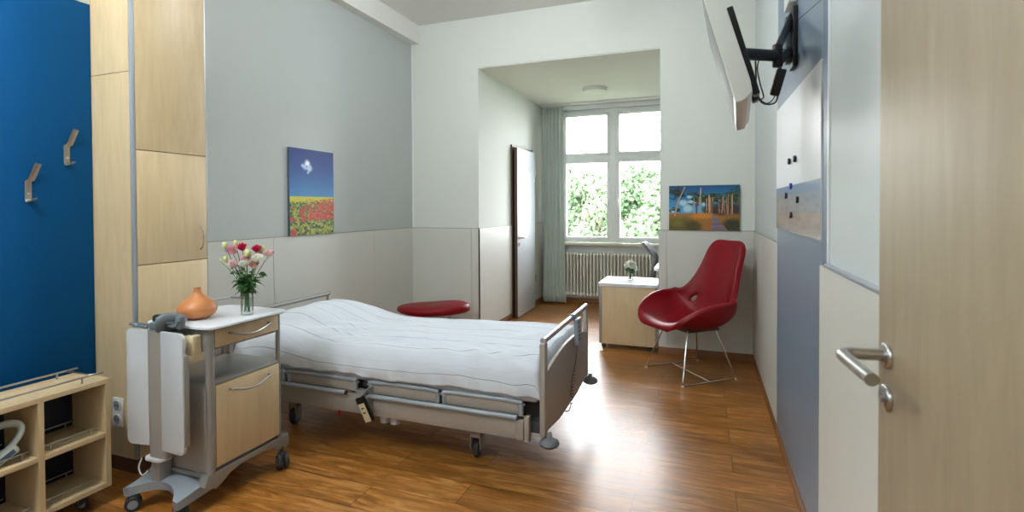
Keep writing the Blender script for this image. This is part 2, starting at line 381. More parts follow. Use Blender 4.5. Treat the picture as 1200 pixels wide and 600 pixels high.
# ------------------------------------------------------------------ window
w = bpy.data.objects.new('window_1', None); C.objects.link(w); w.location = ((WX0+WX1)/2, YA, WZ0); w['kind'] = 'structure'; ROOT[w.name] = Matrix.Translation(w.location)
F0, F1 = YA+.02, YA+.09
b = B().m('pvc').box(WX0, WX0+.06, F0, F1, WZ0, WZ1, .004).box(WX1-.06, WX1, F0, F1, WZ0, WZ1, .004).box(WX0, WX1, F0, F1, WZ1-.05, WZ1, .004).box(WX0, WX1, F0, F1, WZ0, WZ0+.035, .004)
b.box(-1.262, -1.178, F0-.012, F1, WZ0, WZ1, .004).box(WX0, WX1, F0, F1, 2.095, 2.16, .004)
b.box(WX0, WX1, YA-.02, YA+.02, WZ1, WZ1+.07, .003)
obj('window_frame', b, w)
SX = ((WX0+.06, -1.262), (-1.178, WX1-.06)); SZ = ((WZ0+.035, 2.095), (2.16, WZ1-.05))
for x0, x1 in SX:
    for z0, z1 in SZ:
        t = .05; b = B().m('pvc').box(x0, x0+t, F0-.015, F1-.01, z0, z1, .005).box(x1-t, x1, F0-.015, F1-.01, z0, z1, .005).box(x0, x1, F0-.0145, F1-.01, z0, z0+t-.008, .005).box(x0, x1, F0-.0145, F1-.01, z1-t+.008, z1, .005)
        s_ = obj('sash', b, w)
        obj('pane', B().m('glass').box(x0+t-.01, x1-t+.01, F0+.02, F0+.024, z0+t-.01, z1-t+.01), s_)
        hx = x1-.026 if x0 < -1.5 else x0+.026; hz = (z0+z1)/2+.0
        b = B().m('white').box(hx-.012, hx+.012, F0-.024, F0-.014, hz-.03, hz+.03, .003).cyl((hx, F0-.05, hz), (hx, F0-.02, hz), .007, seg=12).box(hx-.009, hx+.009, F0-.06, F0-.046, hz-.1, hz+.012, .004)
        obj('window_handle', b, s_)
obj('window_sill', B().m('sill').box(WX0-.1, WX1+.1, YA-.13, YA+.06, WZ0-.045, WZ0-.005, .006), w)

# ------------------------------------------------------------------ alcove door (door_1), slightly ajar, hinged on its window side
d = bpy.data.objects.new('door_1', None); C.objects.link(d); d.location = (XA, 6.88, 0); d['kind'] = 'structure'; ROOT[d.name] = Matrix.Translation(d.location)
b = B().m('brown').box(XA, XA+.02, 6.07, 6.085, 0, 2.18).box(XA, XA+.02, 6.865, 6.905, 0, 2.21).box(XA, XA+.02, 6.07, 6.905, 2.175, 2.20)
b.m('darkgap').box(XA+.001, XA+.004, 6.1, 6.87, 0.0, 2.2)
obj('door_frame', b, d)
T = Matrix.Translation((XA+.024, 6.865, 0)) @ Matrix.Rotation(math.radians(1.0), 4, 'Z')
b = B().m('doorgrey').box(0.001, .038, -.757, 0, .012, 2.165, .001, T).m('brown').box(0, .037, -.762, -.756, .012, 2.165, 0, T)
lf = obj('door_leaf', b, d)
def lever(parent, T, side=1):
    b = B().m('steel')
    for z in (0, -.085): b.lathe([(0, 0), (.026, 0), (.026, .006), (.022, .009), (0, .009)], (0, 0, 0), 24, T @ Matrix.Translation((0, 0, z)) @ Matrix.Rotation(PI/2, 4, 'Y'))
    b.tube([T @ Vector(p) for p in ((.005, 0, 0), (.05, 0, 0), (.062, side*.012, 0), (.066, side*.03, 0), (.064, side*.12, 0))], .0095, 12, smooth=4)
    return obj('door_handle', b, parent)
lever(lf, T @ Matrix.Translation((.038, -.70, 1.02)))
for z in (.42, 1.88):
    b = B().m('steel').cyl((XA+.066, 6.872, z-.05), (XA+.066, 6.872, z+.05), .009, seg=12); obj('hinge', b, d)

# ------------------------------------------------------------------ the open entrance door (door_2)
d = bpy.data.objects.new('door_2', None); C.objects.link(d); d.location = (XR-.01, .33, 0); d['kind'] = 'structure'; ROOT[d.name] = Matrix.Translation(d.location)
# leaf from free edge to hinge
e0 = Vector((.350, 1.298, 0)); e1 = Vector((.404, .34, 0)); dirv = (e1-e0); Ld = dirv.length; ang = math.atan2(dirv.y, dirv.x)
T = Matrix.Translation(e0) @ Matrix.Rotation(ang, 4, 'Z')       # local x runs from free edge to hinge; local -y faces the room side
nrm = (T.to_3x3() @ Vector((0, -1, 0)))
sgn = -1 if nrm.x < 0 else 1                                     # which local y faces the ward (-x)
b = B().m('doormaple').box(.001, Ld, 0, -sgn*.026, .008, 2.12, .001, T) if False else B().m('doormaple').box(0, Ld, 0, .026, .008, 2.12, .002, T)
lf = obj('door_leaf', b, d)
b = B().m('steel')
def TT(x, out, z): return T @ Vector((x, (-1)*out, z))
yside = 0.0
for z, r in ((1.096, .026), (1.01, .026)):
    Tm = T @ Matrix.Translation((.052, 0, z)) @ Matrix.Rotation(PI/2, 4, 'X')
    b.lathe([(0, 0), (r, 0), (r, .007), (r-.003, .010), (0, .010)], (0, 0, 0), 32, Tm)
b.cyl(TT(.052, .01, 1.01), TT(.052, .014, 1.01), .010, seg=16)
b.tube([TT(*p) for p in ((.052, .005, 1.096), (.052, .058, 1.096), (.055, .074, 1.0955), (.066, .084, 1.095), (.085, .086, 1.095), (.222, .083, 1.093))], .0122, 16, smooth=5)
obj('door_handle', b, lf, angle=60)
b = B().m('alu').box(XR-.02, XR, .30, .36, 0, 2.16, .002); obj('door_frame', b, d)
for z in (.3, 1.1, 1.9): obj('hinge', B().m('steel').cyl((.404, .336, z-.05), (.404, .336, z+.05), .009, seg=12), d)

# ------------------------------------------------------------------ blue wall panel + coat hooks
o = obj('trim_11', B().m('blue').box(XL, XL+.016, YF+.02, 1.815, .0, 2.5, .001)); o['kind'] = 'structure'
struct('trim_12', B().m('white').box(XL, XL+.02, YF+.02, 1.815, 2.5, 2.535, .002))
def hook(y, z, label):
    x = XL+.016
    t = thing('coat_hook', label, 'hook', (x, y, z), group='brushed coat hooks on the blue panel')
    b = B().m('steel')
    pts = [(x+.034, y+.028, z+.178), (x+.012, y+.010, z+.10), (x+.004, y+.0, z+.09), (x+.004, y, z+.0), (x+.012, y, z-.006), (x+.045, y, z-.004), (x+.055, y, z+.006)]
    b.tube(pts, .01, 8, flat=(.0135, .003)); obj('hook_plate', b, t)
    obj('screw', B().m('chrome').cyl((x+.003, y, z+.03), (x+.009, y, z+.03), .006, seg=12), t)
hook(1.695, 1.64, 'brushed steel coat hook on the blue panel, the higher of the two, nearer the cupboard')
hook(1.530, 1.45, 'brushed steel coat hook on the blue panel, the lower left of the two')

# ------------------------------------------------------------------ tall maple cupboard
CX, CY0, CY1 = -2.772, 1.818, 2.245
t = thing('tall_cupboard', 'tall narrow maple cupboard with grey edge profile between blue panel and bed', 'cupboard', ((XL+CX)/2, (CY0+CY1)/2, 0))
b = B().m('maple').box(XL+.002, CX-.022, CY0, CY0+.019, .09, 2.118, .001).box(XL+.002, CX-.022, CY0, CY0+.019, 2.121, 3.24, .001).box(XL, CX-.022, CY1-.019, CY1, .09, 3.24, .001)
b.box(XL+.002, CX-.022, CY0+.019, CY1-.019, .09, .11).box(XL+.002, CX-.022, CY0+.019, CY1-.019, 3.22, 3.24).box(XL, XL+.01, CY0+.019, CY1-.019, .11, 3.22).m('maplein').box(XL, CX-.03, CY0+.019, CY1-.019, 1.1, 1.12).box(XL, CX-.03, CY0+.019, CY1-.019, 1.7, 1.72)
obj('carcass', b, t, smooth=False)
obj('edge_profile', B().m('railgrey').box(CX-.022, CX-.002, CY0, CY0+.017, .09, 3.24, .004).m('alu').box(CX-.02, CX-.002, CY1-.008, CY1, .09, 3.24, .002), t)
obj('plinth', B().m('brown').box(XL, CX-.04, CY0+.02, CY1-.02, 0, .09), t)
for k, (z0, z1) in enumerate(((.093, 1.106), (1.110, 1.712), (1.716, 3.238))):
    dr = obj('cupboard_door', B().m('maple').box(CX-.021, CX, CY0+.019, CY1-.009, z0, z1, .0015), t)
    if k == 1:
        y = 2.195
        obj('door_handle', B().m('steel').tube([(CX, y, 1.165), (CX+.02, y, 1.185), (CX+.028, y, 1.232), (CX+.02, y, 1.28), (CX, y, 1.30)], .0045, 10, smooth=4), dr, label='slim bowed steel handle')
# double socket on the cupboard side
t = thing('power_socket', 'white double power socket on the narrow side of the tall cupboard', 'socket', (-2.905, CY0, .25))
obj('cover_plate', B().m('white').box(-2.944, -2.866, CY0-.012, CY0, .253, .405, .004), t)
for z in (.292, .366):
    T = Matrix.Translation((-2.905, CY0-.012, z)) @ Matrix.Rotation(PI/2, 4, 'X')
    b = B().m('white').lathe([(.031, -.002), (.031, .005), (.027, .006), (.025, .006)], (0, 0, 0), 28, T).m('railgrey').lathe([(.026, .004), (.02, .0015), (0, .001)], (0, 0, 0), 28, T)
    b.m('black').cyl((-2.915, CY0-.0175, z), (-2.915, CY0-.012, z), .003, seg=8).cyl((-2.895, CY0-.0175, z), (-2.895, CY0-.012, z), .003, seg=8)
    obj('socket_insert', b, t)

# ------------------------------------------------------------------ open bookcase on casters at the left
bx0, bx1, by1, bz0, bz1 = -2.90, -2.65, 1.618, .085, .60
by0 = .68
t = thing('open_shelf_unit', 'low open maple shelf unit with little steel rails below the blue panel', 'shelf', ((bx0+bx1)/2, (by0+by1)/2, 0))
th = .022; ys = [by0, 1.012, 1.352, by1]
b = B().m('maple').box(bx0, bx1, by0, by1, bz1-th, bz1, .001).box(bx0, bx1, by0, by1, bz0, bz0+th, .001).box(bx0, bx1, by1-th, by1, bz0+th, bz1-th, .001).box(bx0, bx1, by0, by0+th, bz0+th, bz1-th, .001)
dv = [1.012, 1.345]
for y in dv: b.box(bx0, bx1-.001, y-th/2, y+th/2, bz0+th, bz1-th, .001)
obj('carcass', b, t, smooth=False)
obj('back_panel', B().m('bluedark').box(bx0-.004, bx0+.003, by0+th, by1-th, bz0+th, bz1-th), t, label='dark back panel')
edges = [by0+th, dv[0]-th/2, dv[0]+th/2, dv[1]-th/2, dv[1]+th/2, by1-th]
for i in range(3):
    y0, y1 = edges[2*i], edges[2*i+1]
    obj('shelf', B().m('maple').box(bx0+.003, bx1-.002, y0, y1, .325, .347, .001), t)
    for zb in (bz0+th, .347):
        for xx in (bx1-.03, bx0+.03):
            b = B().m('steel').tube([(xx, y0+.01, zb+.030), (xx, y1-.02, zb+.030)], .003, 8)
            for yy in (y0+.035, y1-.045): b.cyl((xx, yy, zb), (xx, yy, zb+.03), .003, seg=8)
            if xx > -2.8: b.m('vglass').box(xx-.001, xx+.001, y0+.012, y1-.022, zb+.003, zb+.026)
            obj('guard_rail', b, t)
for lo, hi in ((bx0+.035, bx1-.03),):
    b = B().m('steel')
    for z in (bz1+.028,):
        b.tube([(lo, by0+.02, z), (lo, by1-.075, z), (lo+.012, by1-.062, z), (hi-.012, by1-.062, z), (hi, by1-.075, z), (hi, by0+.02, z)], .0045, 10, smooth=4)
    for xx in (lo, hi):
        for yy in (by0+.06, 1.1, by1-.10): b.cyl((xx, yy, bz1), (xx, yy, bz1+.028), .004, seg=8)
    obj('top_rail', b, t, label='thin steel gallery rail')

def caster(parent, x, y, top, r=.035, ang=0, name='caster', twin=False, hub='greyplastic'):
    """swivel caster: fork is the part, wheel its sub-part"""
    T = Matrix.Translation((x, y, 0)) @ Matrix.Rotation(ang, 4, 'Z')
    b = B().m('darkgrey').cyl((x, y, r*1.7), (x, y, top), r*.28, seg=12)
    wd = r*.42 if not twin else r*.62
    for s in (-1, 1):
        if twin: continue
        b.prism([(-r*1.0, r*.75), (-r*.5, r*.7), (r*.35, r*1.5), (r*.35, r*2.05), (-r*.5, r*2.05)], s*wd*.75-.002, s*wd*.75+.002, 'y', T=T)
    b.box(-r*.6, r*.4, -wd*.8, wd*.8, r*1.85, r*2.1, .001, T)
    if twin: b.box(-r*.8, r*.3, -.004, .004, r*.9, r*2.0, .001, T)
    c = obj(name, b, parent)
    T2 = T @ Matrix.Translation((-r*.45, 0, r)) @ Matrix.Rotation(PI/2, 4, 'X')
    w_ = B()
    for off in ((0,) if not twin else (-wd*.75, wd*.75)):
        hw = wd*.55 if not twin else wd*.42
        w_.m('tyre').lathe([(r*.62, -hw), (r*.92, -hw), (r, -hw*.6), (r, hw*.6), (r*.92, hw), (r*.62, hw)], (0, 0, off), 28, T2)
        w_.m(hub).lathe([(0, -hw*.9), (r*.62, -hw*1.0), (r*.62, hw*1.0), (0, hw*.9)], (0, 0, off), 24, T2)
    obj('wheel', w_, c)
    return c
for x in (bx0+.05, bx1-.06):
    for y in (by0+.08, by1-.08): caster(t, x, y, bz0, .028, .4)
# white device with a curved tube lying on the shelf
t = thing('handheld_device', 'white device with curved tube and slate label lying in the open shelf', 'device', (-2.75, 1.25, .347))
b = B().m('devwhite').tube([(-2.72, 1.19, .372), (-2.71, 1.235, .392), (-2.70, 1.275, .43), (-2.70, 1.300, .468), (-2.72, 1.300, .494), (-2.75, 1.27, .500), (-2.78, 1.22, .485), (-2.79, 1.16, .45), (-2.80, 1.1, .41), (-2.80, 1.08, .375)], .012, 14, smooth=6, flat=(.017, .011))
obj('curved_tube', b, t)
T = Matrix.Translation((-2.705, 1.245, .387)) @ Matrix.Rotation(math.radians(28), 4, 'X')
hd = obj('handle', B().m('devwhite').box(-.022, .022, -.10, .045, -.018, .02, .01, T), t)
obj('label_window', B().m('devlabel').box(.0215, .0235, -.03, .028, -.009, .011, .001, T), hd, label='slate blue label')

# ------------------------------------------------------------------ pictures
def poppy():
    H, W = 170, 110; im = np.zeros((H, W, 3)); hz = int(H*.555)
    top, low = np.array([20, 52, 122]), np.array([52, 132, 190])
    for j in range(H):
        if j < hz: im[j, :] = top+(low-top)*(j/hz)**1.3
        else: im[j, :] = (196, 192, 40) if (j-hz) < 12 else (92, 110, 44)
    Y, X = np.mgrid[0:H, 0:W]
    def blob(cx, cy, r, c, a=1):
        d = np.sqrt((X-cx)**2+(Y-cy)**2); k = np.clip((r-d)/(r*.6), 0, 1)[..., None]*a; im[:] = im*(1-k)+np.array(c)*k
    for cx, cy, r in ((42, 32, 11), (36, 35, 8), (48, 37, 8), (41, 26, 8), (43, 46, 4), (46, 40, 6), (30, 33, 5)): blob(cx, cy, r, (196, 214, 236), .8)
    blob(42, 28, 6, (255, 255, 255)); blob(40, 34, 2.4, (90, 120, 180))
    for _ in range(1500):
        j = hz+10+(H-hz-10)*rng.random()**1.0; s = .5+2.0*(j-hz)/(H-hz); blob_c = [(60, 92, 34), (150, 158, 48), (44, 70, 30), (170, 170, 70), (112, 130, 50)][rng.integers(5)]
        cx = rng.random()*W; y0, y1, x0, x1 = int(j-s), int(j+s)+1, int(cx-s), int(cx+s)+1; im[max(hz+6, y0):y1, max(0, x0):x1] = blob_c
    for _ in range(330):
        v = rng.random(); cx = W*min(1, max(0, rng.normal(.55+.3*(1-v), .26))); j = hz+4+(H-hz)*.55*v; s = .6+1.4*v
        im[int(max(hz+1, j-s)):int(j+s)+1, int(max(0, cx-s)):int(cx+s)+1] = [(186, 50, 40), (168, 66, 44), (200, 84, 60)][rng.integers(3)]
    for cx, cy, r in ((6, 116, 3), (28, 120, 3.4), (33, 138, 5), (4, 138, 6), (8, 164, 9), (28, 141, 4), (52, 130, 3), (60, 126, 3)): blob(cx, cy, r, (206, 40, 48), .95)
    for j in range(hz, hz+18):
        x0 = int(W*(.5+.5*(1-(j-hz)/18)));
        for i in range(x0, W):
            if rng.random() < .5: im[j, i] = (176, 90, 50)
    return im
def pines():
    H, W = 110, 176; im = np.zeros((H, W, 3)); Y, X = np.mgrid[0:H, 0:W]
    for j in range(H): im[j, :] = np.array([6, 78, 128])+(np.array([70, 160, 200])-np.array([6, 78, 128]))*min(1, j/62)
    def blob(cx, cy, rx, ry, c, a=1):
        d = np.sqrt(((X-cx)/rx)**2+((Y-cy)/ry)**2); k = np.clip((1-d)/.5, 0, 1)[..., None]*a; im[:] = im*(1-k)+np.array(c)*k
    for p in ((52, 28, 9, 5), (58, 40, 14, 6), (36, 42, 14, 10), (48, 56, 16, 12), (6, 62, 12, 7), (90, 46, 10, 6)): blob(*p, (196, 214, 222), .85)
    im[68:] = (150, 104, 40)
    blob(150, 58, 70, 18, (52, 40, 32), .95); blob(110, 60, 30, 12, (64, 44, 30), .9)
    for _ in range(260):
        cx, cy = rng.uniform(60, W), rng.normal(32, 6); blob(cx, cy, rng.uniform(2, 6), rng.uniform(1, 3), [(34, 56, 34), (70, 86, 36), (22, 38, 30), (98, 104, 50)][rng.integers(4)], .9)
    for _ in range(90): blob(rng.uniform(0, 38), rng.normal(16, 7), rng.uniform(2, 7), rng.uniform(1, 3), [(20, 42, 40), (40, 62, 44), (16, 32, 36)][rng.integers(3)], .85)
    for _ in range(40): blob(rng.uniform(150, W), rng.normal(18, 7), rng.uniform(2, 6), rng.uniform(1, 3), (40, 66, 34), .85)
    for _ in range(40): blob(rng.uniform(0, 30), rng.normal(60, 3), rng.uniform(2, 5), 1.6, (24, 44, 34), .85)
    for _ in range(46):
        cx, cy = rng.uniform(48, W), rng.uniform(20, 46); c_ = [(40, 62, 34), (84, 96, 44), (26, 42, 30)][rng.integers(3)]
        for q in range(9): blob(cx+rng.normal(0, 4), cy+rng.normal(0, 1.5), rng.uniform(2, 4.5), rng.uniform(1, 2), c_, .85)
    def trunk(x0, y0, x1, y1, w, c):
        for k in range(200):
            t = k/199; x = x0+(x1-x0)*t; y = y0+(y1-y0)*t; im[int(y), max(0, int(x-w/2)):max(1, int(x+w/2+1))] = c
    trunk(41, 4, 24, 38, 2, (186, 150, 130)); trunk(24, 38, 15, 74, 3, (190, 140, 120))
    trunk(81, 6, 80, 30, 1.5, (190, 160, 130))
    for x in sorted(rng.uniform(58, 174, 30)): trunk(x+rng.uniform(-1, 1), rng.uniform(22, 40), x+rng.uniform(-2, 2), rng.uniform(66, 73), rng.choice([1, 1, 2]), [(176, 128, 96), (90, 60, 44), (54, 38, 30), (190, 160, 134)][rng.integers(4)])
    blob(85, 74, 40, 9, (206, 128, 34), .9); blob(160, 72, 26, 4, (150, 92, 40), .8)
    blob(25, 96, 55, 22, (84, 84, 34), .9); blob(20, 92, 20, 10, (122, 112, 44), .6); blob(62, 100, 26, 16, (64, 60, 30), .85)
    blob(160, 98, 34, 22, (44, 50, 28), .95); blob(98, 96, 12, 16, (160, 98, 52), .8)
    for j in range(72, H):
        t = (j-72)/(H-72); c = 112+t*12; hw = 4+t*20; x0, x1 = int(c-hw*.7), int(c+hw); im[j, x0:x1] = np.array([120, 104, 116])+rng.normal(0, 10)
    for _ in range(900):
        j = rng.integers(76, H); i = rng.integers(0, W)
        if not (100 < i < 145): im[j, i] = im[j, i]*rng.uniform(.6, 1.4)
    return im
t = thing('picture', 'upright canvas print of a poppy field under deep blue sky on left wall', 'picture', (XL+.02, 3.47, 1.183))
obj('canvas', B().m('bluegrey2').box(XL+.006, XL+.029, 3.211, 3.727, ZD+.003, 1.893, .001), t)
painted('print', None, poppy(), t, 'paint', (XL+.0295, 3.211, ZD+.003), (0, .516, 0), (0, 0, .707))
t = thing('picture', 'wide canvas print of pine trees and sandy path above the red lounge chair', 'picture', (0, YB-.02, 1.186))
obj('canvas', B().m('navy').box(-.306, .304, YB-.024, YB, ZD+.003, 1.602, .001), t)
painted('print', None, pines(), t, 'paint', (-.306, YB-.0245, ZD+.003), (.61, 0, 0), (0, 0, .416))

# ------------------------------------------------------------------ glass notice board and magnets
t = thing('notice_board', 'white glass notice board with pale beach photo band on blue-grey wall panel', 'board', (XR-.02, 2.85, 1.27))
b = B().m('whitelam').prism([(2.226, 1.272), (3.486, 1.272), (3.486, 1.905+.07), (2.226, 1.955)], XR-.018, XR-.012, 'x'); obj('glass_plate', b, t, smooth=False)
H, W = 60, 180; im = np.zeros((H, W, 3)); Y, X = np.mgrid[0:H, 0:W]
for j in range(H): im[j, :] = (176, 190, 204) if j < 12 else ((186, 190, 192) if j < 34 else (198, 192, 184))
for _ in range(120):
    cx, cy, r = rng.uniform(0, W), rng.uniform(16, H), rng.uniform(4, 14); d = np.sqrt(((X-cx)/r)**2+((Y-cy)/(r*.35))**2); k = np.clip(1-d, 0, 1)[..., None]*.6
    im = im*(1-k)+np.array([(166, 172, 176), (206, 204, 200), (180, 172, 160)][rng.integers(3)])*k
painted('photo_band', None, im, t, 'board', (XR-.0185, 3.486, 1.273), (0, -1.26, 0), (0, 0, .235))
for (y, z, c, lb) in ((2.951, 1.631, 'navy', 'dark round magnet on the white notice board, left one of the top pair'), (2.779, 1.629, 'navy', 'dark round magnet on the white notice board, right one of the top pair'),
                      (2.897, 1.503, 'bluep', 'bright blue round magnet on the notice board, just below the white part'), (3.056, 1.46, 'navy', 'dark magnet furthest left on the notice board'),
                      (2.707, 1.433, 'navy', 'dark magnet furthest right on the photo band of the notice board'), (2.893, 1.359, 'navy', 'dark magnet lowest on the notice board')):
    b = B().m(c).cyl((XR-.0185, y, z), (XR-.031, y, z), .016, seg=20, bev=.003); tag(obj('magnet', b), lb, 'magnet', 'magnets on the notice board')

# ------------------------------------------------------------------ television on its wall arm
t = thing('television', 'white flat television on a wall arm, seen from its edge, tilted down', 'television', (.1, 2.35, 1.77))
rz = -math.atan2(.043, .75); tilt = math.atan2(.106, .377)
TV = Matrix.Translation((.106, 2.0, 1.772)) @ Matrix.Rotation(rz, 4, 'Z') @ Matrix.Rotation(-tilt, 4, 'Y')    # local: y width, z height, x thickness (screen at x=0)
hw_, hh = .74, .46
b = B().m('tvw').prism([(0, .0), (.030, .0), (.062, .02), (.066, .06), (.060, hh-.02), (.03, hh), (0, hh)], 0, hw_, 'y', .002, TV); obj('housing', b, t)
obj('screen', B().m('screen').box(-.0015, .002, .022, hw_-.022, .03, hh-.02, .0005, TV), t)
obj('lower_cover', B().m('tvb').box(.006, .040, .012, hw_-.012, -.004, .01, .003, TV), t)
for k in range(4): obj('port', B().m('darkgrey').box(.0625, .0655, .05+.05*k, .075+.05*k, .05, .065, .001, TV), t)
t = thing('television_bracket', 'black jointed wall bracket carrying the television', 'bracket', (XR-.012, 2.84, 2.08))
obj('wall_plate', B().m('black').box(XR-.034, XR-.012, 2.78, 2.90, 2.075, 2.36, .004), t)
P0 = TV @ Vector((.075, .40, .25))
b = B().m('black').box(.066, .085, .27, .53, .10, .40, .004, TV).box(.085, .11, .30, .36, .06, .44, .004, TV).box(.085, .11, .44, .50, .06, .44, .004, TV); obj('screen_bracket', b, t)
PE = Vector((.313, 2.62, 2.085)); PA = TV @ Vector((.10, .40, .26)); PW = Vector((XR-.034, 2.84, 2.21))
b = B().m('black').tube([PA, PE+Vector((0, 0, .0))], .02, 8, flat=(.016, .026)).cyl(PE-Vector((0, 0, .05)), PE+Vector((0, 0, .05)), .022, seg=16, bev=.003); obj('front_arm', b, t)
b = B().m('darkgrey').tube([PE+Vector((0, 0, .03)), PW+Vector((0, 0, .11))], .018, 8, flat=(.013, .026)).tube([PE-Vector((0, 0, .03)), PW-Vector((0, 0, .05))], .018, 8, flat=(.013, .026)); b.box(XR-.06, XR-.03, 2.81, 2.87, 2.10, 2.32, .004); obj('rear_arm', b, t)
t = thing('power_adapter', 'black power adapter hanging with looped cables from the wall bracket', 'adapter', (.33, 2.62, 1.9))
T = Matrix.Translation((.315, 2.62, 1.965)) @ Matrix.Rotation(.25, 4, 'Y') @ Matrix.Rotation(.25, 4, 'X')
obj('adapter_body', B().m('black').box(-.02, .02, -.03, .03, -.06, .06, .008, T).m('white').box(-.0215, -.0195, -.02, .02, -.03, .0, .001, T), t)
b = B().m('black').tube([(.315, 2.62, 1.905), (.30, 2.61, 1.87), (.25, 2.57, 1.865), (.215, 2.50, 1.90), (.21, 2.45, 1.96), (.205, 2.42, 2.02)], .0035, 8, smooth=5)
b.tube([(.32, 2.63, 2.02), (.335, 2.66, 2.07), (.33, 2.70, 2.12), (.36, 2.76, 2.15)], .0035, 8, smooth=5)
b.tube([(.30, 2.64, 2.09), (.25, 2.60, 2.09), (.225, 2.56, 2.03), (.235, 2.55, 1.95), (.25, 2.56, 1.89), (.215, 2.52, 1.88), (.20, 2.46, 1.92)], .003, 8, smooth=5)
b.tube([(.205, 2.45, 1.95), (.22, 2.50, 1.9), (.24, 2.53, 1.87), (.27, 2.57, 1.865), (.30, 2.6, 1.9), (.33, 2.66, 2.0), (.335, 2.68, 2.1)], .0025, 8, smooth=5)
obj('cable', b, t)
b = B().m('white').box(XR-.05, XR-.012, 2.80, 2.96, 2.385, 2.55, .006); tag(obj('connection_box', b), 'small white connection box on the wall above the black bracket', 'box')

# ------------------------------------------------------------------ hospital bed
X0, X1, Y0, Y1 = -2.905, -.735, 2.43, 3.45
t = bed = thing('hospital_bed', 'height adjustable hospital bed with warm grey end boards and folded side rails', 'bed', ((X0+X1)/2, (Y0+Y1)/2, 0))
def endboard(xa, xb, name, top=.735, low=.27, g=0):
    # side posts and panel with a curved upper edge, bar across the top
    b = B().m('warmgrey').box(xa, xb, Y0, Y0+.055, low-.01, top-.01, .008).box(xa, xb, Y1-.035, Y1, low-.01, top-.01, .008)
    n = 14; poly = [(Y0+.05, low)]
    poly = [(Y0+.05, low+.0), (Y0+.30, low-.03), (Y1-.30, low-.03), (Y1-.03, low)]
    for i in range(n+1):
        u = i/n; y = Y1-.03+(Y0+.05-Y1+.03)*u; poly.append((y, .565+.055*(1-(2*u-1)**2)))
    b.prism(poly, xa+.006, xb-.006, 'x', .002); e = obj(name, b, t)
    b = B().m('barsteel' if not g else 'silver').tube([((xa+xb)/2, Y0+.02, top), ((xa+xb)/2, Y1-.012, top)], .016, 16); obj('top_bar', b, e)
    return e
endboard(X1-.03, X1, 'foot_board')
hb = endboard(X0, X0+.03, 'head_board', .705, .30, 1)
for x in (X0+.015, X1-.015+.03):
    for y in (Y0+.02, Y1-.01):
        b = B().m('silver').cyl((x, y, .245), (x, y, .28), .014, seg=14).m('bumper').lathe([(0, .0), (.03, .0), (.046, .01), (.051, .02), (.046, .032), (.03, .044), (.018, .05), (0, .05)], (x, y, .208), 28)
        obj('bumper', b, bed)
# side beams with tube above, folded rails in three lengths
for s, yy in ((1, Y0+.055), (-1, Y1-.045)):
    ya, yb = sorted((yy, yy+s*.03))
    obj('side_beam', B().m('warmgrey').box(X0+.05, X1-.11, ya, yb, .205, .315, .004), bed)
    yo = yy-s*.012
    b = B().m('railgrey')
    for x0, x1 in ((X0+.10, -1.97), (-1.80, -.90)): b.tube([(x0, yo, .322), (x1, yo, .322)], .014, 14)
    b.m('darkgrey')
    for x1 in (-1.975, -.905): b.cyl((x1, yo, .322), (x1+.012, yo, .322), .0135, seg=14)
    obj('guide_tube', b, bed)
    for x0, x1 in ((X0+.06, -2.44), (-2.42, -1.905), (-1.82, -1.36), (-1.34, -.875)):
        b = B().m('warmgrey').box(x0+.01, x1-.008, ya+.008, yb, .330, .392, .004).m('railgrey').tube([(x0+.012, ya+.01, .335), (x0+.012, ya+.01, .375), (x0+.035, ya+.01, .397), (x1-.035, ya+.01, .397), (x1-.01, ya+.01, .375), (x1-.01, ya+.01, .335)], .013, 12, smooth=4)
        obj('side_rail', b, bed)
    b = B().m('silver').box(-1.90, -1.84, ya-.012, yb+.002, .215, .345, .004).box(-1.836, -1.79, ya-.014, yb+.002, .205, .318, .003); obj('rail_bracket', b, bed)
    b = B().m('alu').box(-.905, -.865, ya-.012, yb+.002, .205, .315, .003).m('warmgrey').box(-.86, -.835, ya-.010, yb+.002, .20, .33, .004); obj('rail_bracket', b, bed)
b = B().m('darkgrey')
for x in np.arange(X0+.15, X1-.1, .22): b.box(x, x+.06, Y0+.085, Y1-.075, .36, .39)
b.box(X0+.03, X1-.03, Y0+.2, Y0+.25, .27, .36).box(X0+.03, X1-.03, Y1-.25, Y1-.2, .27, .36)
for sx in (-2.5, -1.2): b.box(sx-.03, sx+.03, Y0+.085, Y1-.075, .235, .27)
b.box(X1-.13, X1-.03, Y0+.08, Y0+.14, .24, .30).box(X1-.13, X1-.03, Y1-.14, Y1-.08, .24, .30)
obj('base_frame', b, bed)
b = B().m('lightgrey').cyl((-1.75, Y0+.12, .15), (-1.75, Y0+.12, .205), .028, seg=18, bev=.004).cyl((-1.68, Y0+.12, .15), (-1.68, Y0+.12, .205), .028, seg=18, bev=.004); b.m('darkgrey').box(-1.80, -1.63, Y0+.09, Y0+.15, .20, .25)
obj('socket_pair', b, bed, label='two small grey round caps below the side beam')
obj('release_strap', B().m('redp').box(-2.06, -2.045, Y0+.09, Y0+.094, .15, .22), bed, label='red strap')
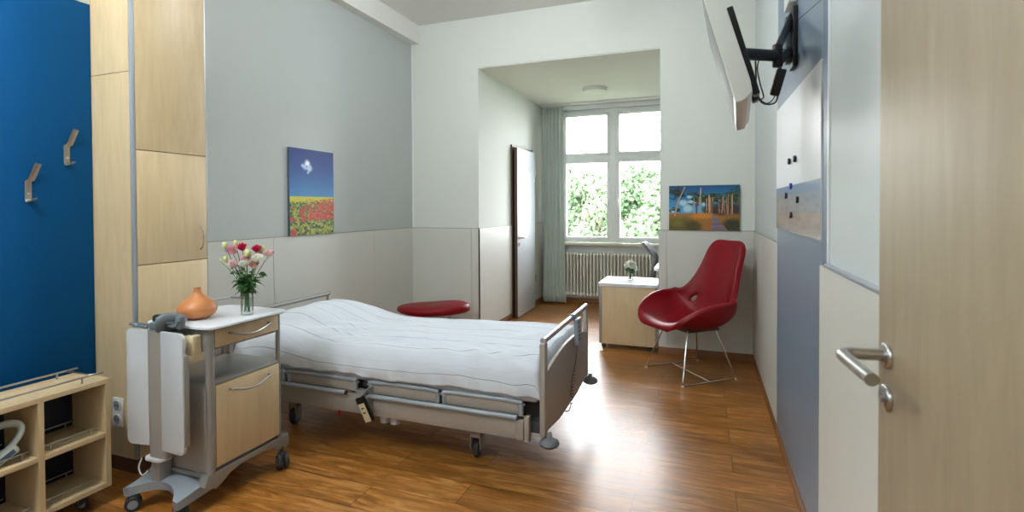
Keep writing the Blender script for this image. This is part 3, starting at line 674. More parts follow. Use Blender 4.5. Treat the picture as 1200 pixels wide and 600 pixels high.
for x in (-2.5, -1.2):
    for y in (Y0+.21, Y1-.2):
        b = B().m('warmgrey').cyl((x, y, .12), (x, y, .26), .026, seg=18).box(x-.032, x-.024, y-.03, y+.03, .045, .14, .003).box(x+.024, x+.032, y-.03, y+.03, .045, .14, .003).box(x-.032, x+.032, y-.03, y+.03, .112, .145, .006).m('black').box(x+.02, x+.07, y-.014, y+.014, .15, .175, .005)
        c = obj('caster', b, bed)
        T2 = Matrix.Translation((x, y, .052)) @ Matrix.Rotation(PI/2+.25, 4, 'Z') @ Matrix.Rotation(PI/2, 4, 'X')
        obj('wheel', B().m('tyre').lathe([(0, -.02), (.044, -.02), (.052, -.012), (.052, .012), (.044, .02), (0, .02)], (0, 0, 0), 28, T2), c)
b = B().m('mattress').box(X0+.05, X1-.06, Y0+.07, Y1-.06, .395, .53, .02, seg=3); tag(obj('mattress', b), 'light grey mattress under the striped bed cover', 'mattress')

# striped cover with pillow hump
def smooth01(t): t = max(0, min(1, t)); return t*t*(3-2*t)
def cover():
    nx, nu = 190, 110; xa, xb = X0+.040, X1-.033
    vs, uvs = [], []
    ya, yb = Y0+.058, Y1-.045; Wd = yb-ya; hang = .16; total = Wd+2*hang
    for i in range(nx+1):
        u = i/nx; x = xa+(xb-xa)*u
        for j in range(nu+1):
            s = j/nu*total-hang          # arc distance from near top edge
            yt = (s)/Wd
            hump = .0
            d = (x-X0)
            # pillow: rises quickly at the head and falls towards the middle of the bed
            a = smooth01((d+.02)/.30)*(1-smooth01((d-.34)/.46))
            prof = .12*a*(.35+.65*smooth01((yt+.05)/.45)*(1-.55*smooth01((yt-.72)/.3)))
            base = .578-.0*u+.028*smooth01((u-.35)/.5)
            # broad soft bulge across
            crown = .022*(1-(2*min(max(yt, 0), 1)-1)**4)
            zt = base+prof+crown
            wr = .010*noise.noise(Vector((x*3.1, yt*5, 1)))+.005*noise.noise(Vector((x*9, yt*9, 5)))
            if 0 <= s <= Wd:
                y = ya+s; z = zt+wr
                ed = min(s, Wd-s); r = .06
                if ed < r: z -= .055*(1-ed/r)**2
            else:
                over = -s if s < 0 else s-Wd; t_ = over/hang
                hl = .150+.012*noise.noise(Vector((x*2.2, 3, 0)))
                if s < 0 and d < .6: hl -= .02*(1-d/.6)
                out = .016*math.sin(min(1, t_*1.6)*PI*.5)+.010*noise.noise(Vector((x*14, s*8, 2)))*t_+.006*math.sin(x*34+6*noise.noise(Vector((x*2, 0, 0))))*t_
                y = ya-out-.0 if s < 0 else yb+out
                z = (zt+wr-.055)-(zt-.06-(.578-hl))*t_
            # diagonal pulls near the foot end
            pull = smooth01((u-.62)/.3)*max(0, 1-abs(yt-.05)/.28)
            z += .010*pull*math.sin((x*.8+y*1.5)*42+3*noise.noise(Vector((x*3, y*3, 0))))
            # creases by the pillow
            cr = math.exp(-((x+2.18)/.13)**2)*max(0, 1-abs(yt-.3)/.3); z += .008*cr*math.sin((x*1.2-y)*46)
            g2 = max(0, 1-abs(yt-.02)/.22)*smooth01((d-.2)/.2)*(1-smooth01((d-1.1)/.3)); z += .006*g2*math.sin(d*9-yt*30)
            e_ = min((x-xa), (xb-x))
            if e_ < .035: z = z-(z-.43)*((1-e_/.035)**1.6)*(.92 if z > .45 else 0)
            vs.append((x, y, z)); uvs.append((u*(xb-xa), s+.75+.06*a*noise.noise(Vector((x*1.5, 0, 3)))+.10*a*(yt-.3)))
    fs = [(i*(nu+1)+j, (i+1)*(nu+1)+j, (i+1)*(nu+1)+j+1, i*(nu+1)+j+1) for i in range(nx) for j in range(nu)]
    me = bpy.data.meshes.new('bed_cover'); cz = Vector(((xa+xb)/2, (ya+yb)/2, .42))
    me.from_pydata([tuple(Vector(v)-cz) for v in vs], [], fs); me.materials.append(M['stripe'])
    uvl = me.uv_layers.new(name='UVMap')
    for l in me.loops: uvl.data[l.index].uv = uvs[l.vertex_index]
    me.shade_smooth()
    o = bpy.data.objects.new('bed_cover', me); C.objects.link(o); o.location = cz
    so = o.modifiers.new('thickness', 'SOLIDIFY'); so.thickness = .008; so.offset = -1
    return o
tag(cover(), 'white cotton cover with thin grey stripes spread over bed and pillow', 'blanket')
b = B().m('whitelam').ball((X0+.42, (Y0+Y1)/2+.03, .59), (.23, .34, .055), 32); tag(obj('pillow', b), 'white pillow under the striped cover at the head of the bed', 'pillow')

# handset on the side rail
t = thing('bed_handset', 'beige and black control handset hooked over the side rail of the bed', 'remote', (-1.80, Y0, .19))
T = Matrix.Translation((-1.80, Y0-.002, .262)) @ Matrix.Rotation(math.radians(-22), 4, 'Y') @ Matrix.Rotation(math.radians(8), 4, 'X')
hb_ = obj('handset_body', B().m('black').box(-.027, .027, -.012, .012, -.075, .075, .004, T), t)
b = B().m('label').box(-.021, .021, -.0145, -.011, -.07, .04, .001, T).m('darkgrey')
for z in (-.015, .012): b.box(-.010, .010, -.016, -.013, z-.004, z+.004, .001, T)
obj('key_field', b, hb_, label='beige key field')
b = B().m('greyplastic').tube([(-1.825, Y0-.0, .33), (-1.80, Y0-.008, .35), (-1.79, Y0+.02, .372), (-1.79, Y0+.05, .36)], .012, 8, smooth=3, flat=(.016, .005)); obj('hook', b, t)
# remote on the foot board
t = thing('bed_remote', 'grey bed remote clipped on the foot board bar with a coiled black cord', 'remote', (X1+.01, 3.08, .6))
T = Matrix.Translation((X1+.014, 3.08, .655)) @ Matrix.Rotation(math.radians(-3), 4, 'Y')
rb_ = obj('remote_body', B().m('railgrey').box(-.012, .014, -.055, .055, -.085, .07, .006, T), t)
b = B().m('devlabel')
for z in range(5): b.box(.0135, .0155, -.04, .04, -.06+z*.025, -.048+z*.025, .001, T)
obj('keys', b, rb_, label='rows of dark keys')
obj('clip', B().m('railgrey').tube([(X1-.015+.02*math.cos(a), 3.04, .735+.02*math.sin(a)) for a in np.linspace(-.8, 3.6, 12)], .006, 8, flat=(.02, .004)), t)
pts = [(X1+.012, 3.08, .575), (X1+.014, 3.05, .52), (X1+.014, 3.01, .46), (X1+.014, 2.975, .43)]
b = B().m('black').tube(pts, .003, 8, smooth=6)
co = []
for k in range(150):
    u = k/149; c_ = Vector((X1+.016, 2.975-.03*u, .43)).lerp(Vector((X1+.016, 2.90, .27)), u); a = u*2*PI*10; co.append(c_+Vector((.008*math.cos(a), .014*math.sin(a), 0)))
b.tube(co, .0026, 6); b.tube([(X1+.016, 2.90, .27), (X1+.01, 2.86, .235), (X1-.04, 2.85, .24)], .003, 6, smooth=4)
obj('coiled_cord', b, t)

# ------------------------------------------------------------------ bedside cabinet with folded overbed table
bx, by_0, by_1 = -2.14, 1.756, 2.155; bl = -2.52
t = cab = thing('bedside_cabinet', 'rolling bedside cabinet with maple drawer fronts and folded grey overbed table', 'cabinet', ((bx+bl)/2, (by_0+by_1)/2, 0))
def rrect(x0, x1, y0, y1, r, n=6):
    P = []
    for cx, cy, a0 in ((x1-r, y1-r, 0), (x0+r, y1-r, PI/2), (x0+r, y0+r, PI), (x1-r, y0+r, 1.5*PI)):
        for k in range(n+1): a = a0+k/n*PI/2; P.append((cx+r*math.cos(a), cy+r*math.sin(a)))
    return P
ct = obj('cabinet_top', B().m('whitelam').prism(rrect(bl-.02, bx+.045, 1.70, 2.175, .05), .848, .860, 'z', .002).m('navy').prism(rrect(bl-.017, bx+.042, 1.703, 2.172, .05), .845, .849, 'z'), cab)
b = B().m('steel').tube([(-2.50, 1.86, .862), (-2.50, 1.86, .90), (-2.50, 1.88, .905), (-2.50, 2.14, .905), (-2.48, 2.155, .905), (-2.38, 2.155, .905), (-2.36, 2.155, .90), (-2.36, 2.155, .862)], .005, 10, smooth=3)
b.m('greyplastic').box(-2.508, -2.492, 1.99, 2.02, .86, .905, .003).box(-2.37, -2.35, 2.146, 2.164, .86, .912, .003); obj('gallery_rail', b, ct)
# aluminium corner posts, round front ones
for y in (1.742, 2.150): obj('corner_post', B().m('silver').cyl((bx-.012, y, .165), (bx-.012, y, .846), .0185 if y < 2 else .012, seg=20), cab)
for y in (1.735, 2.14): obj('corner_post', B().m('warmgrey').box(bl, bl+.03, y, y+.025, .165, .846, .003), cab)
b = B().m('warmgrey').box(bl+.01, bx-.02, 1.728, 1.745, .17, .575, .003).box(bl+.01, bx-.02, 2.15, 2.163, .17, .575, .003).box(bl, bl+.012, 1.745, 2.15, .17, .575).box(bl+.01, bx-.024, 1.745, 2.15, .17, .185)
b.m('silver').box(bl+.01, bx-.022, 1.728, 1.745, .74, .846, .002).box(bl+.01, bx-.022, 2.15, 2.163, .74, .846, .002).box(bl, bl+.012, 1.745, 2.15, .735, .846).box(bl+.01, bx-.03, 1.745, 2.15, .735, .742); obj('carcass', b, cab)
obj('open_shelf', B().m('silver').box(bl, bx-.004, 1.728, 2.163, .575, .59, .003), cab, label='grey open shelf')
def front(name, z0, z1):
    b = B().m('maple').box(bx-.018, bx, by_0+.006, by_1-.012, z0, z1, .0015); f = obj(name, b, cab)
    zc = z1-.035 if name == 'drawer' else z1-.035; y0, y1 = 1.835, 2.075
    P = [(bx, y0, zc+.0), (bx+.018, y0+.004, zc-.002)]+[(bx+.022+.006*math.sin(PI*k/8), y0+.004+(y1-y0-.008)*k/8, zc-.026*math.sin(PI*k/8)) for k in range(9)]+[(bx+.018, y1-.004, zc-.002), (bx, y1, zc)]
    obj('handle', B().m('steel').tube(P, .006, 10, smooth=2), f, label='bowed satin steel handle')
front('drawer', .752, .842); front('cabinet_door', .188, .572)
# base plate with concave front between the two feet, arched rail running under the body
def plate_z(y): return .122+.018*smooth01((y-1.58)/.16)
xs0, xs1, n_ = -2.520, -2.168, 24; vs = []
for i in range(n_+1):
    u = i/n_; x = xs0+(xs1-xs0)*u; cv = sin(PI*min(1, max(0, (u-.08)/.84)))**.8
    yf = 1.585+.075*cv
    for k in range(7):
        y = yf+(1.79-yf)*k/6; vs.append((x, y, plate_z(y)-.012*abs(2*u-1)**3))
    vs.append((x, yf+.004, .072+.022*cv)); vs.append((x, 1.79, .085))
fs = []
for i in range(n_):
    a, c = i*9, (i+1)*9
    for k in range(6): fs.append((a+k, c+k, c+k+1, a+k+1))
    fs += [(a, a+7, c+7, c), (a+7, a+8, c+8, c+7), (a+6, c+6, c+8, a+8)]
fs += [(0, 1, 2, 3, 4, 5, 6, 8, 7), tuple(n_*9+k for k in (0, 7, 8, 6, 5, 4, 3, 2, 1))]
b = B().m('greyplastic').faces(vs, fs); bmesh.ops.recalc_face_normals(b.bm, faces=b.bm.faces[:])
obj('base_plate', b, cab)
P = [(1.76, .088), (1.80, .105), (1.84, .130), (1.90, .142), (2.06, .142), (2.10, .130), (2.13, .105), (2.20, .095), (2.215, .12), (2.21, .168), (1.72, .168), (1.70, .12)]
b = B().m('silver').prism(P, bx-.05, bx-.002, 'x', .003).prism(P, bl, bl+.04, 'x', .003).box(bl+.04, bx-.05, 1.72, 2.19, .15, .168); obj('base_rail', b, cab)
caster(cab, -2.485, 1.625, .10, .033, .9, twin=True); caster(cab, -2.198, 1.630, .10, .033, -.3, twin=True); caster(cab, -2.150, 2.165, .11, .038, 2.6, twin=True); caster(cab, -2.5, 2.16, .11, .033, 1.2, twin=True)
# column with folded table wings
b = B().m('warmgrey').prism(rrect(-2.452, -2.345, 1.655, 1.715, .025), .235, .835, 'z').m('silver').box(-2.43, -2.375, 1.655, 1.715, .125, .245, .004).m('lightgrey').prism(rrect(-2.47, -2.35, 1.64, 1.72, .03), .225, .24, 'z', .003)
obj('column', b, cab)
def wing(x0, x1, y, tz, ang):
    cx = x1 if ang > 0 else x0
    T = Matrix.Translation((cx, y, 0)) @ Matrix.Rotation(math.radians(ang), 4, 'Z') @ Matrix.Translation((-cx, -y, 0))
    poly = []
    for px, pz, a0 in ((x1, .84, 0), (x0, .84, PI/2), (x0, .29, PI), (x1, .29, 1.5*PI)):
        outer = (px == x0) if ang > 0 else (px == x1); r = .03 if outer else .002
        c_x = px-r if px == x1 else px+r; c_z = pz-r if pz > .5 else pz+r
        for k in range(6): a = a0+k/5*PI/2; poly.append((c_x+r*math.cos(a), c_z+r*math.sin(a)))
    w_ = obj('table_wing', B().m('lightgrey').prism(poly, y-.008, y+.008, 'y', .002, T), cab, label='light grey folded table leaf')
    ox = x0-.004 if ang > 0 else x1-.006
    obj('edge_strip', B().m('silver').box(ox, ox+.010, y-.004, y+.02, .33, .74, .003, T), w_)
wing(-2.570, -2.445, 1.665, .84, 8); wing(-2.338, -2.180, 1.650, .84, -4)
b = B().m('clampgrey').box(-2.44, -2.34, 1.655, 1.735, .835, .872, .012).tube([(-2.36, 1.66, .84), (-2.345, 1.645, .875), (-2.33, 1.66, .90), (-2.31, 1.70, .895), (-2.30, 1.73, .87)], .02, 12, smooth=4, flat=(.022, .014))
b.tube([(-2.345, 1.70, .855), (-2.25, 1.668, .865), (-2.225, 1.665, .895)], .01, 10, smooth=4, flat=(.02, .008)).box(-2.262, -2.222, 1.652, 1.682, .855, .912, .008)
b.tube([(-2.45, 1.66, .845), (-2.52, 1.645, .858), (-2.55, 1.65, .858), (-2.545, 1.67, .856), (-2.46, 1.69, .85)], .006, 10, smooth=4)
b.m('darkgrey').tube([(-2.46, 1.70, .87), (-2.44, 1.69, .895), (-2.38, 1.69, .90), (-2.35, 1.70, .88)], .007, 10, smooth=4); obj('clamp', b, cab, label='grey plastic clamp with lever')
b = B().m('white').tube([(-2.47, 1.64, .235), (-2.485, 1.635, .19), (-2.47, 1.64, .155), (-2.46, 1.66, .166)], .0035, 8, smooth=4); obj('cable', b, cab)
# cream holder clipped on the side
b = B().m('cream').box(-2.262, -2.226, 1.685, 1.727, .735, .815, .008).box(-2.218, -2.180, 1.678, 1.727, .730, .822, .008).m('label').box(-2.226, -2.218, 1.690, 1.727, .738, .81)
tag(obj('clip_holder', b), 'cream plastic clip holder on the side of the bedside cabinet', 'holder')

# orange turned wooden vase
b = B().m('gourd').lathe([(0, .002), (.03, 0), (.055, .006), (.078, .022), (.088, .042), (.085, .062), (.068, .085), (.044, .102), (.026, .118), (.018, .132), (.016, .145), (.018, .152), (.012, .151), (.011, .140), (0, .135)], (-2.357, 1.845, .860), 40)
tag(obj('wooden_vase', b), 'orange turned wooden vase, onion shaped, on the bedside cabinet', 'vase')
# glass vase and flowers
VX, VY, VZ = -2.19, 1.99, .860
b = B().m('vglass').lathe([(0, 0), (.026, 0), (.030, .004), (.031, .03), (.030, .10), (.032, .135), (.029, .135), (.027, .10), (.028, .02), (.0, .012)], (VX, VY, VZ), 28)
t = thing('glass_vase', 'clear glass vase of water on the bedside cabinet', 'vase', (VX, VY, VZ)); obj('vase_body', b, t)
obj('water', B().m('water').lathe([(0, .013), (.0265, .015), (.0265, .085), (0, .085)], (VX, VY, VZ), 20), t)
def bloom(b, c, r, mt, up=(0, 0, 1), layers=4, seed=0):
    rr = random.Random(seed); q = Vector(up).to_track_quat('Z', 'Y').to_matrix().to_4x4(); T = Matrix.Translation(c) @ q
    b.m(mt); b.ball((0, 0, 0), .001) if False else None
    for L in range(layers):
        f = (L+1)/layers; n = 4+L
        for k in range(n):
            a = 2*PI*k/n+L*.6+rr.uniform(-.15, .15); vs = []; nu, nv = 4, 4
            for i in range(nu+1):
                u = i/nu
                for j in range(nv+1):
                    v = j/nv*2-1; w = v*(.75+.25*u)*sin(PI*min(1, .12+u*.78))*1.05*(.6+.3*f)
                    rad = r*(.12+.88*f*u**(.8+.7*(1-f))); h = r*(1.5*u**1.2*(1.25-f*.55)-.6)+r*.10*abs(v)*f+rr.uniform(-.02, .02)*r
                    ang = a+w*.85; vs.append((rad*cos(ang), rad*sin(ang), h))
            fs = [(i*(nv+1)+j, i*(nv+1)+j+1, (i+1)*(nv+1)+j+1, (i+1)*(nv+1)+j) for i in range(nu) for j in range(nv)]
            b.faces(vs, fs, T)
def leaf_shape(b, base, dirv, L, W, droop=.3, seed=0):
    d = Vector(dirv).normalized(); side = d.cross(Vector((0, 0, 1)))
    if side.length < .1: side = Vector((1, 0, 0))
    side.normalize(); vs = []; n = 6
    side = (Matrix.Rotation(random.Random(seed).uniform(-.7, .7), 3, d) @ side)
    nn = side.cross(d)
    for i in range(n+1):
        u = i/n; p = Vector(base)+d*L*u-Vector((0, 0, droop*L*u*u)); w = W*sin(PI*(u**.75))*.5+.0003
        vs += [p-side*w+nn*w*.3, p, p+side*w+nn*w*.3]
    fs = []
    for i in range(n): k = 3*i; fs += [(k, k+1, k+4, k+3), (k+1, k+2, k+5, k+4)]
    b.faces(vs, fs)
# camera basis, used only to read positions off the photograph
import mathutils
FPX, YAW, PIT, ROL, CYP = 603.335, .3565, .0156, -.0045, 253.242
cc, ss = cos(YAW), sin(YAW)
r_ = Vector((cc, ss, 0)); f_ = Vector((-ss, cc, 0)); u_ = Vector((0, 0, 1))
CF = f_*cos(PIT)-u_*sin(PIT); U2 = u_*cos(PIT)+f_*sin(PIT); CR = r_*cos(ROL)+U2*sin(ROL); CU = U2*cos(ROL)-r_*sin(ROL)
def at(px, py, dist):
    d = CF+CR*(px-600)/FPX+CU*(CYP-py)/FPX
    return Vector((0, 0, 1.4))+d*dist
dv_ = (Vector((VX, VY, 1.0))-Vector((0, 0, 1.4))).dot(CF)
FL = [(263, 287, -.02, 'bud', .014, 'pale green bud at the upper left of the bedside bouquet'), (276, 285, .02, 'bud', .013, 'pale green bud at the very top of the bedside bouquet'),
      (273, 294, -.01, 'pink', .026, 'large pink bloom at the upper left of the bedside bouquet'), (284, 290.5, .01, 'magenta', .021, 'magenta bloom at the top left of the bedside bouquet'),
      (290, 297, -.02, 'bud', .017, 'yellow green bud in the middle of the bedside bouquet'), (301, 292.5, .01, 'magenta', .020, 'magenta bloom at the upper right of the bedside bouquet'),
      (308, 292, .03, 'bud', .013, 'pale green bud beside the right magenta bloom'), (315, 298, .0, 'palepink', .022, 'pale pink and white bloom at the far right of the bedside bouquet'),
      (302, 304, -.03, 'wpetal', .024, 'large white bloom at the right of the bedside bouquet'), (289, 304, .0, 'pink', .023, 'pink bloom in the centre of the bedside bouquet'),
      (286, 310, -.04, 'wpetal', .020, 'white bloom at the lower centre of the bedside bouquet'), (274, 309.5, -.02, 'palepink', .023, 'pale pink bloom at the lower left of the bedside bouquet'),
      (298, 311, -.03, 'dusty', .021, 'dusty pink bloom at the lower right of the bedside bouquet'), (264, 303.5, .0, 'bud', .013, 'pale green bud at the left of the bedside bouquet'),
      (258.5, 305.5, .02, 'bud', .007, 'tiny green bud furthest left in the bedside bouquet'), (303, 298, .03, 'palepink', .018, 'pale pink bloom behind the white one in the bedside bouquet')]
for k, (px, py, dz, mt, r, lb) in enumerate(FL):
    c = at(px, py, dv_+dz); a = rnd.uniform(0, 2*PI); foot = Vector((VX+.014*cos(a), VY+.014*sin(a), VZ+.016))
    ne = Vector((VX+(c.x-VX)*.12, VY+(c.y-VY)*.12, VZ+.125)); mid = ne.lerp(c, .55)+Vector((0, 0, .01))
    t = thing('cut_flower', lb, 'flower', foot, group='flowers in the glass vase')
    r *= 1.25
    obj('stem', B().m('stem').tube([foot, ne, mid, c-Vector((0, 0, r*.3))], .0019 if r > .01 else .0013, 7, smooth=5), t)
    b = B()
    up = (c-mid)+Vector((0, -.05, .05)); 
    if mt == 'bud':
        b.m('bud').ball(c, (r*.75, r*.75, r), 12)
        for q in range(4): leaf_shape(b.m('stem'), c-Vector((0, 0, r)), (cos(q*1.57), sin(q*1.57), 1.8), r*1.8, r*.6, 0, q)
    else:
        bloom(b, c, r, mt, up, 4, k); b.m('bud').ball(c, r*.35, 8)
    obj('bloom', b, t)
    b = B().m('leaf')
    for q in range(9):
        u = rnd.uniform(-.1, .6)*(1 if q < 4 else .6); p = ne.lerp(c, u); aa = rnd.uniform(0, 2*PI)
        leaf_shape(b, p, (cos(aa), sin(aa), rnd.uniform(-.2, .9)), rnd.uniform(.035, .06)*(1 if r > .01 else .6), rnd.uniform(.018, .030), .4, k*9+q)
    obj('leaves', b, t)
# black cable hanging behind the cabinet
b = B().m('black').tube([(XL+.02, 2.30, .93), (XL+.03, 2.32, .91), (XL+.035, 2.345, .86), (XL+.03, 2.36, .78), (XL+.03, 2.345, .70), (XL+.05, 2.33, .62)], .006, 8, smooth=6).tube([(XL+.03, 2.30, .95), (XL+.05, 2.33, .90), (XL+.055, 2.36, .82), (XL+.05, 2.38, .72), (XL+.04, 2.40, .68)], .005, 8, smooth=6)
tag(obj('cable', b), 'black cable hanging down the wall beside the tall cupboard', 'cable')

# ------------------------------------------------------------------ red lounge chair
def smoothstep(a, b_, x): t = max(0, min(1, (x-a)/(b_-a))); return t*t*(3-2*t)
ca = math.atan2(-.65, -.76)
ch = thing('lounge_chair', 'high-backed red leather lounge chair on chrome wire sled base', 'chair', (-.108, 4.569, 0), ca)
# local: +x forward, y left/right, z up
# (forward, height, half width, rim lift, wrap angle in degrees)
rows = [(.330, .412, .15, .0, 40), (.355, .436, .235, .010, 50), (.318, .450, .305, .085, 70), (.235, .436, .348, .175, 82), (.115, .410, .368, .245, 88), (-.01, .396, .376, .262, 89),
        (-.12, .410, .370, .250, 88), (-.205, .440, .360, .250, 84), (-.255, .505, .340, .205, 78), (-.280, .585, .312, .150, 68), (-.302, .675, .280, .105, 58), (-.328, .77, .250, .075, 52),
        (-.355, .86, .226, .058, 48), (-.382, .945, .214, .046, 46), (-.405, 1.02, .204, .036, 44), (-.420, 1.080, .178, .024, 42), (-.426, 1.114, .115, .010, 40)]
nj = 20; vs = []
for i, (fx, z, hw, lift, wa) in enumerate(rows):
    a = rows[max(0, i-1)]; c = rows[min(len(rows)-1, i+1)]; tx, tz = c[0]-a[0], c[1]-a[1]; l = math.hypot(tx, tz); nx_, nz_ = tz/l, -tx/l
    if i < 2: nx_, nz_ = 0, 1
    if 6 <= i <= 10:
        k = {6: .1, 7: .28, 8: .5, 9: .72, 10: .9}[i]; nx_, nz_ = k, 1-k*.75; n_ = math.hypot(nx_, nz_); nx_, nz_ = nx_/n_, nz_/n_
    W_ = math.radians(wa)
    for j in range(nj+1):
        v = j/nj*2-1; th_ = v*W_; yy = hw*sin(th_)/sin(W_); li = lift*(1-cos(th_))/(1-cos(W_))
        vs.append((fx+nx_*li, yy, z+nz_*li))
fs = []
for i in range(len(rows)-1):
    for j in range(nj):
        if i == 8 and j in (4, nj-5): continue     # slots between back and arms
        fs.append((i*(nj+1)+j, i*(nj+1)+j+1, (i+1)*(nj+1)+j+1, (i+1)*(nj+1)+j))
b = B().m('red').faces(vs, fs); sh = obj('seat_shell', b, ch, local=True, angle=180)
m_ = sh.modifiers.new('thick', 'SOLIDIFY'); m_.thickness = .05; m_.offset = -.2
m_ = sh.modifiers.new('round', 'SUBSURF'); m_.levels = 2; m_.render_levels = 2
# wire base: two runners and four legs, cross bar
rl = {}
A_, B_, C_, D_ = (Vector((-.152, 4.191, .012)), Vector((.244, 4.523, .012)), Vector((-.471, 4.6, .012)), Vector((-.054, 4.961, .012)))
Wi = ROOT[ch.name].inverted(); A2, B2, C2, D2 = [Wi @ p for p in (A_, B_, C_, D_)]
for (p, q, sy) in ((A2, B2, 1), (C2, D2, -1)):
    ty = .15*(1 if p.y > 0 else -1)
    top_f, top_b = Vector((p.x*.52, ty, .405)), Vector((q.x*.60, ty*.9, .40))
    b = B().m('chrome').tube([top_f, p+(top_f-p)*.06, p+(q-p)*.03, q+(p-q)*.03, q+(top_b-q)*.06, top_b], .0065, 10)
    for e in (p, q): b.m('lightgrey').cyl((e.x, e.y, 0), (e.x, e.y, .012), .011, seg=12)
    obj('sled_leg', b, ch, local=True, label='chrome wire runner with two legs')
    rl[sy] = (p+q)/2
obj('cross_bar', B().m('chrome').tube([rl[1], rl[-1]], .0055, 10), ch, local=True)
obj('seat_mount', B().m('darkgrey').box(-.17, .15, -.16, .16, .385, .405, .006), ch, local=True)

# red ottoman behind the bed
t = thing('footstool', 'red leather pebble-shaped footstool behind the bed by the corner', 'stool', (-2.58, 4.62, 0), .2)
b = B(); vs = []; n1, n2 = 12, 40
for i in range(n1+1):
    ph = -PI/2+PI*i/n1
    for k in range(n2):
        a = 2*PI*k/n2; R_ = .36*(1+.06*cos(2*a)); x = R_*cos(a)*abs(cos(ph))**.55; y = .25*sin(a)*abs(cos(ph))**.55
        z = .375+.052*math.copysign(abs(sin(ph))**.8, ph)+.035*smoothstep(-.1, .3, x)*(1 if ph > 0 else .3)-.0*x
        vs.append((x, y, z))
fs = [(i*n2+k, i*n2+(k+1) % n2, (i+1)*n2+(k+1) % n2, (i+1)*n2+k) for i in range(n1) for k in range(n2)]
fs += [tuple(range(n2))[::-1], tuple(n1*n2+k for k in range(n2))]
obj('cushion', B().m('red').faces(vs, fs), t, local=True, angle=80)
for s in (-1, 1): obj('wire_leg', B().m('chrome').tube([(-.13, s*.10, .34), (-.2, s*.17, .01), (.2, s*.17, .01), (.13, s*.10, .34)], .0065, 10), t, local=True)

# ------------------------------------------------------------------ rolling side table in the opening
sx0, sx1, sy0, sy1 = -.978, -.418, 5.10, 5.60
t = thing('rolling_side_cabinet', 'low maple rolling cabinet with white top at the alcove opening', 'cabinet', ((sx0+sx1)/2, (sy0+sy1)/2, 0))
obj('carcass', B().m('maple').box(sx0+.03, sx1-.02, sy0, sy1, .05, .622, .002), t)
for x_, y_ in ((sx0, sy0), (sx0, sy1-.03), (sx1-.02, sy0+.002)): obj('corner_post', B().m('silver').box(x_, x_+(.03 if x_ == sx0 else .02), y_, y_+.028, .05, .622, .006), t)
obj('cabinet_top', B().m('whitelam').prism(rrect(sx0-.005, sx1+.004, sy0-.015, sy1+.01, .02), .622, .655, 'z', .004), t)
for x in (sx0+.05, sx1-.05):
    for y in (sy0+.05, sy1-.05): caster(t, x, y, .05, .022, .5, twin=True, hub='darkgrey')
b = B().m('crochet').prism([(-.70+.23*(1+.025*cos(14*a))*cos(a), 5.33+.17*(1+.025*cos(14*a))*sin(a)) for a in np.linspace(0, 2*PI, 96, endpoint=False)], .6555, .658, 'z')
tag(obj('doily', b), 'oval grey white lace doily on the low rolling cabinet', 'doily')
vx, vy, vz = -.70, 5.31, .659
t = thing('drinking_glass_vase', 'small glass with white flowers standing on the lace doily', 'vase', (vx, vy, vz))
obj('glass_body', B().m('vglass').lathe([(0, 0), (.028, 0), (.030, .004), (.036, .085), (.034, .085), (.028, .01), (0, .008)], (vx, vy, vz), 24), t)
for k, (dx, dz, dy) in enumerate(((-.038, .145, 0), (-.02, .170, .02), (.005, .178, -.01), (.03, .165, .01), (.042, .135, -.02), (.02, .14, -.03), (-.01, .15, -.03), (.05, .11, 0))):
    c = Vector((vx+dx, vy+dy, vz+dz)); f0 = Vector((vx+dx*.2, vy+dy*.2, vz+.012))
    q = thing('white_flower', 'white bloom in the small posy on the low rolling cabinet', 'flower', f0, group='white flowers in the small glass')
    obj('stem', B().m('stem').tube([f0, f0+Vector((0, 0, .07)), c], .0018, 6, smooth=3), q); b = B(); bloom(b, c, .030, 'wpetal', (dx*4, dy*4-.3, 1), 3, k+50); b.ball(c, .009, 8); obj('bloom', b, q)
    b = B().m('leaf')
    for z in range(4): a = rnd.uniform(0, 2*PI); leaf_shape(b, f0.lerp(c, rnd.uniform(.5, .8)), (cos(a), sin(a), .9), .045, .022, .2, k*4+z)
    obj('leaves', b, q)

# ------------------------------------------------------------------ desk + office chair in the alcove, mostly hidden by the wall
t = thing('desk', 'white desk edge seen past the wall beside the office chair', 'desk', (.15, 6.1, 0))
obj('desk_top', B().m('whitelam').box(-.505, XAR-.01, 5.75, 6.55, .715, .745, .004), t)
for x in (-.3, XAR-.06):
    for y in (5.82, 6.48): obj('leg', B().m('alu').box(x-.02, x+.02, y-.02, y+.02, 0, .715, .003), t)
t = thing('office_chair', 'grey mesh office chair by the window, facing the desk', 'chair', (-.33, 6.80, 0), 0)
vs = []; nu, nv = 10, 12
for i in range(nv+1):
    v = i/nv; z = .46+.50*v
    for j in range(nu+1):
        u = j/nu*2-1; hw = .22*(1-.18*v**2); lx = (-.30+.05*(v/.6) if v < .6 else -.25-.15*((v-.6)/.4)**1.2)+.03*u*u; vs.append((lx, u*hw, z))
fs = [(i*(nu+1)+j, i*(nu+1)+j+1, (i+1)*(nu+1)+j+1, (i+1)*(nu+1)+j) for i in range(nv) for j in range(nu)]
bk = obj('backrest', B().m('mesh').faces(vs, fs), t, local=True, angle=180); so = bk.modifiers.new('t', 'SOLIDIFY'); so.thickness = .03
obj('seat', B().m('mesh').box(-.22, .24, -.23, .23, .42, .48, .03), t, local=True)
obj('gas_lift', B().m('alu').cyl((0, 0, .08), (0, 0, .42), .025), t, local=True)
for k in range(5):
    a = k*2*PI/5+.3; obj('base_arm', B().m('darkgrey').tube([(0, 0, .10), (.28*cos(a), .28*sin(a), .07)], .018, 8).ball((.28*cos(a), .28*sin(a), .03), .03, 12), t, local=True)

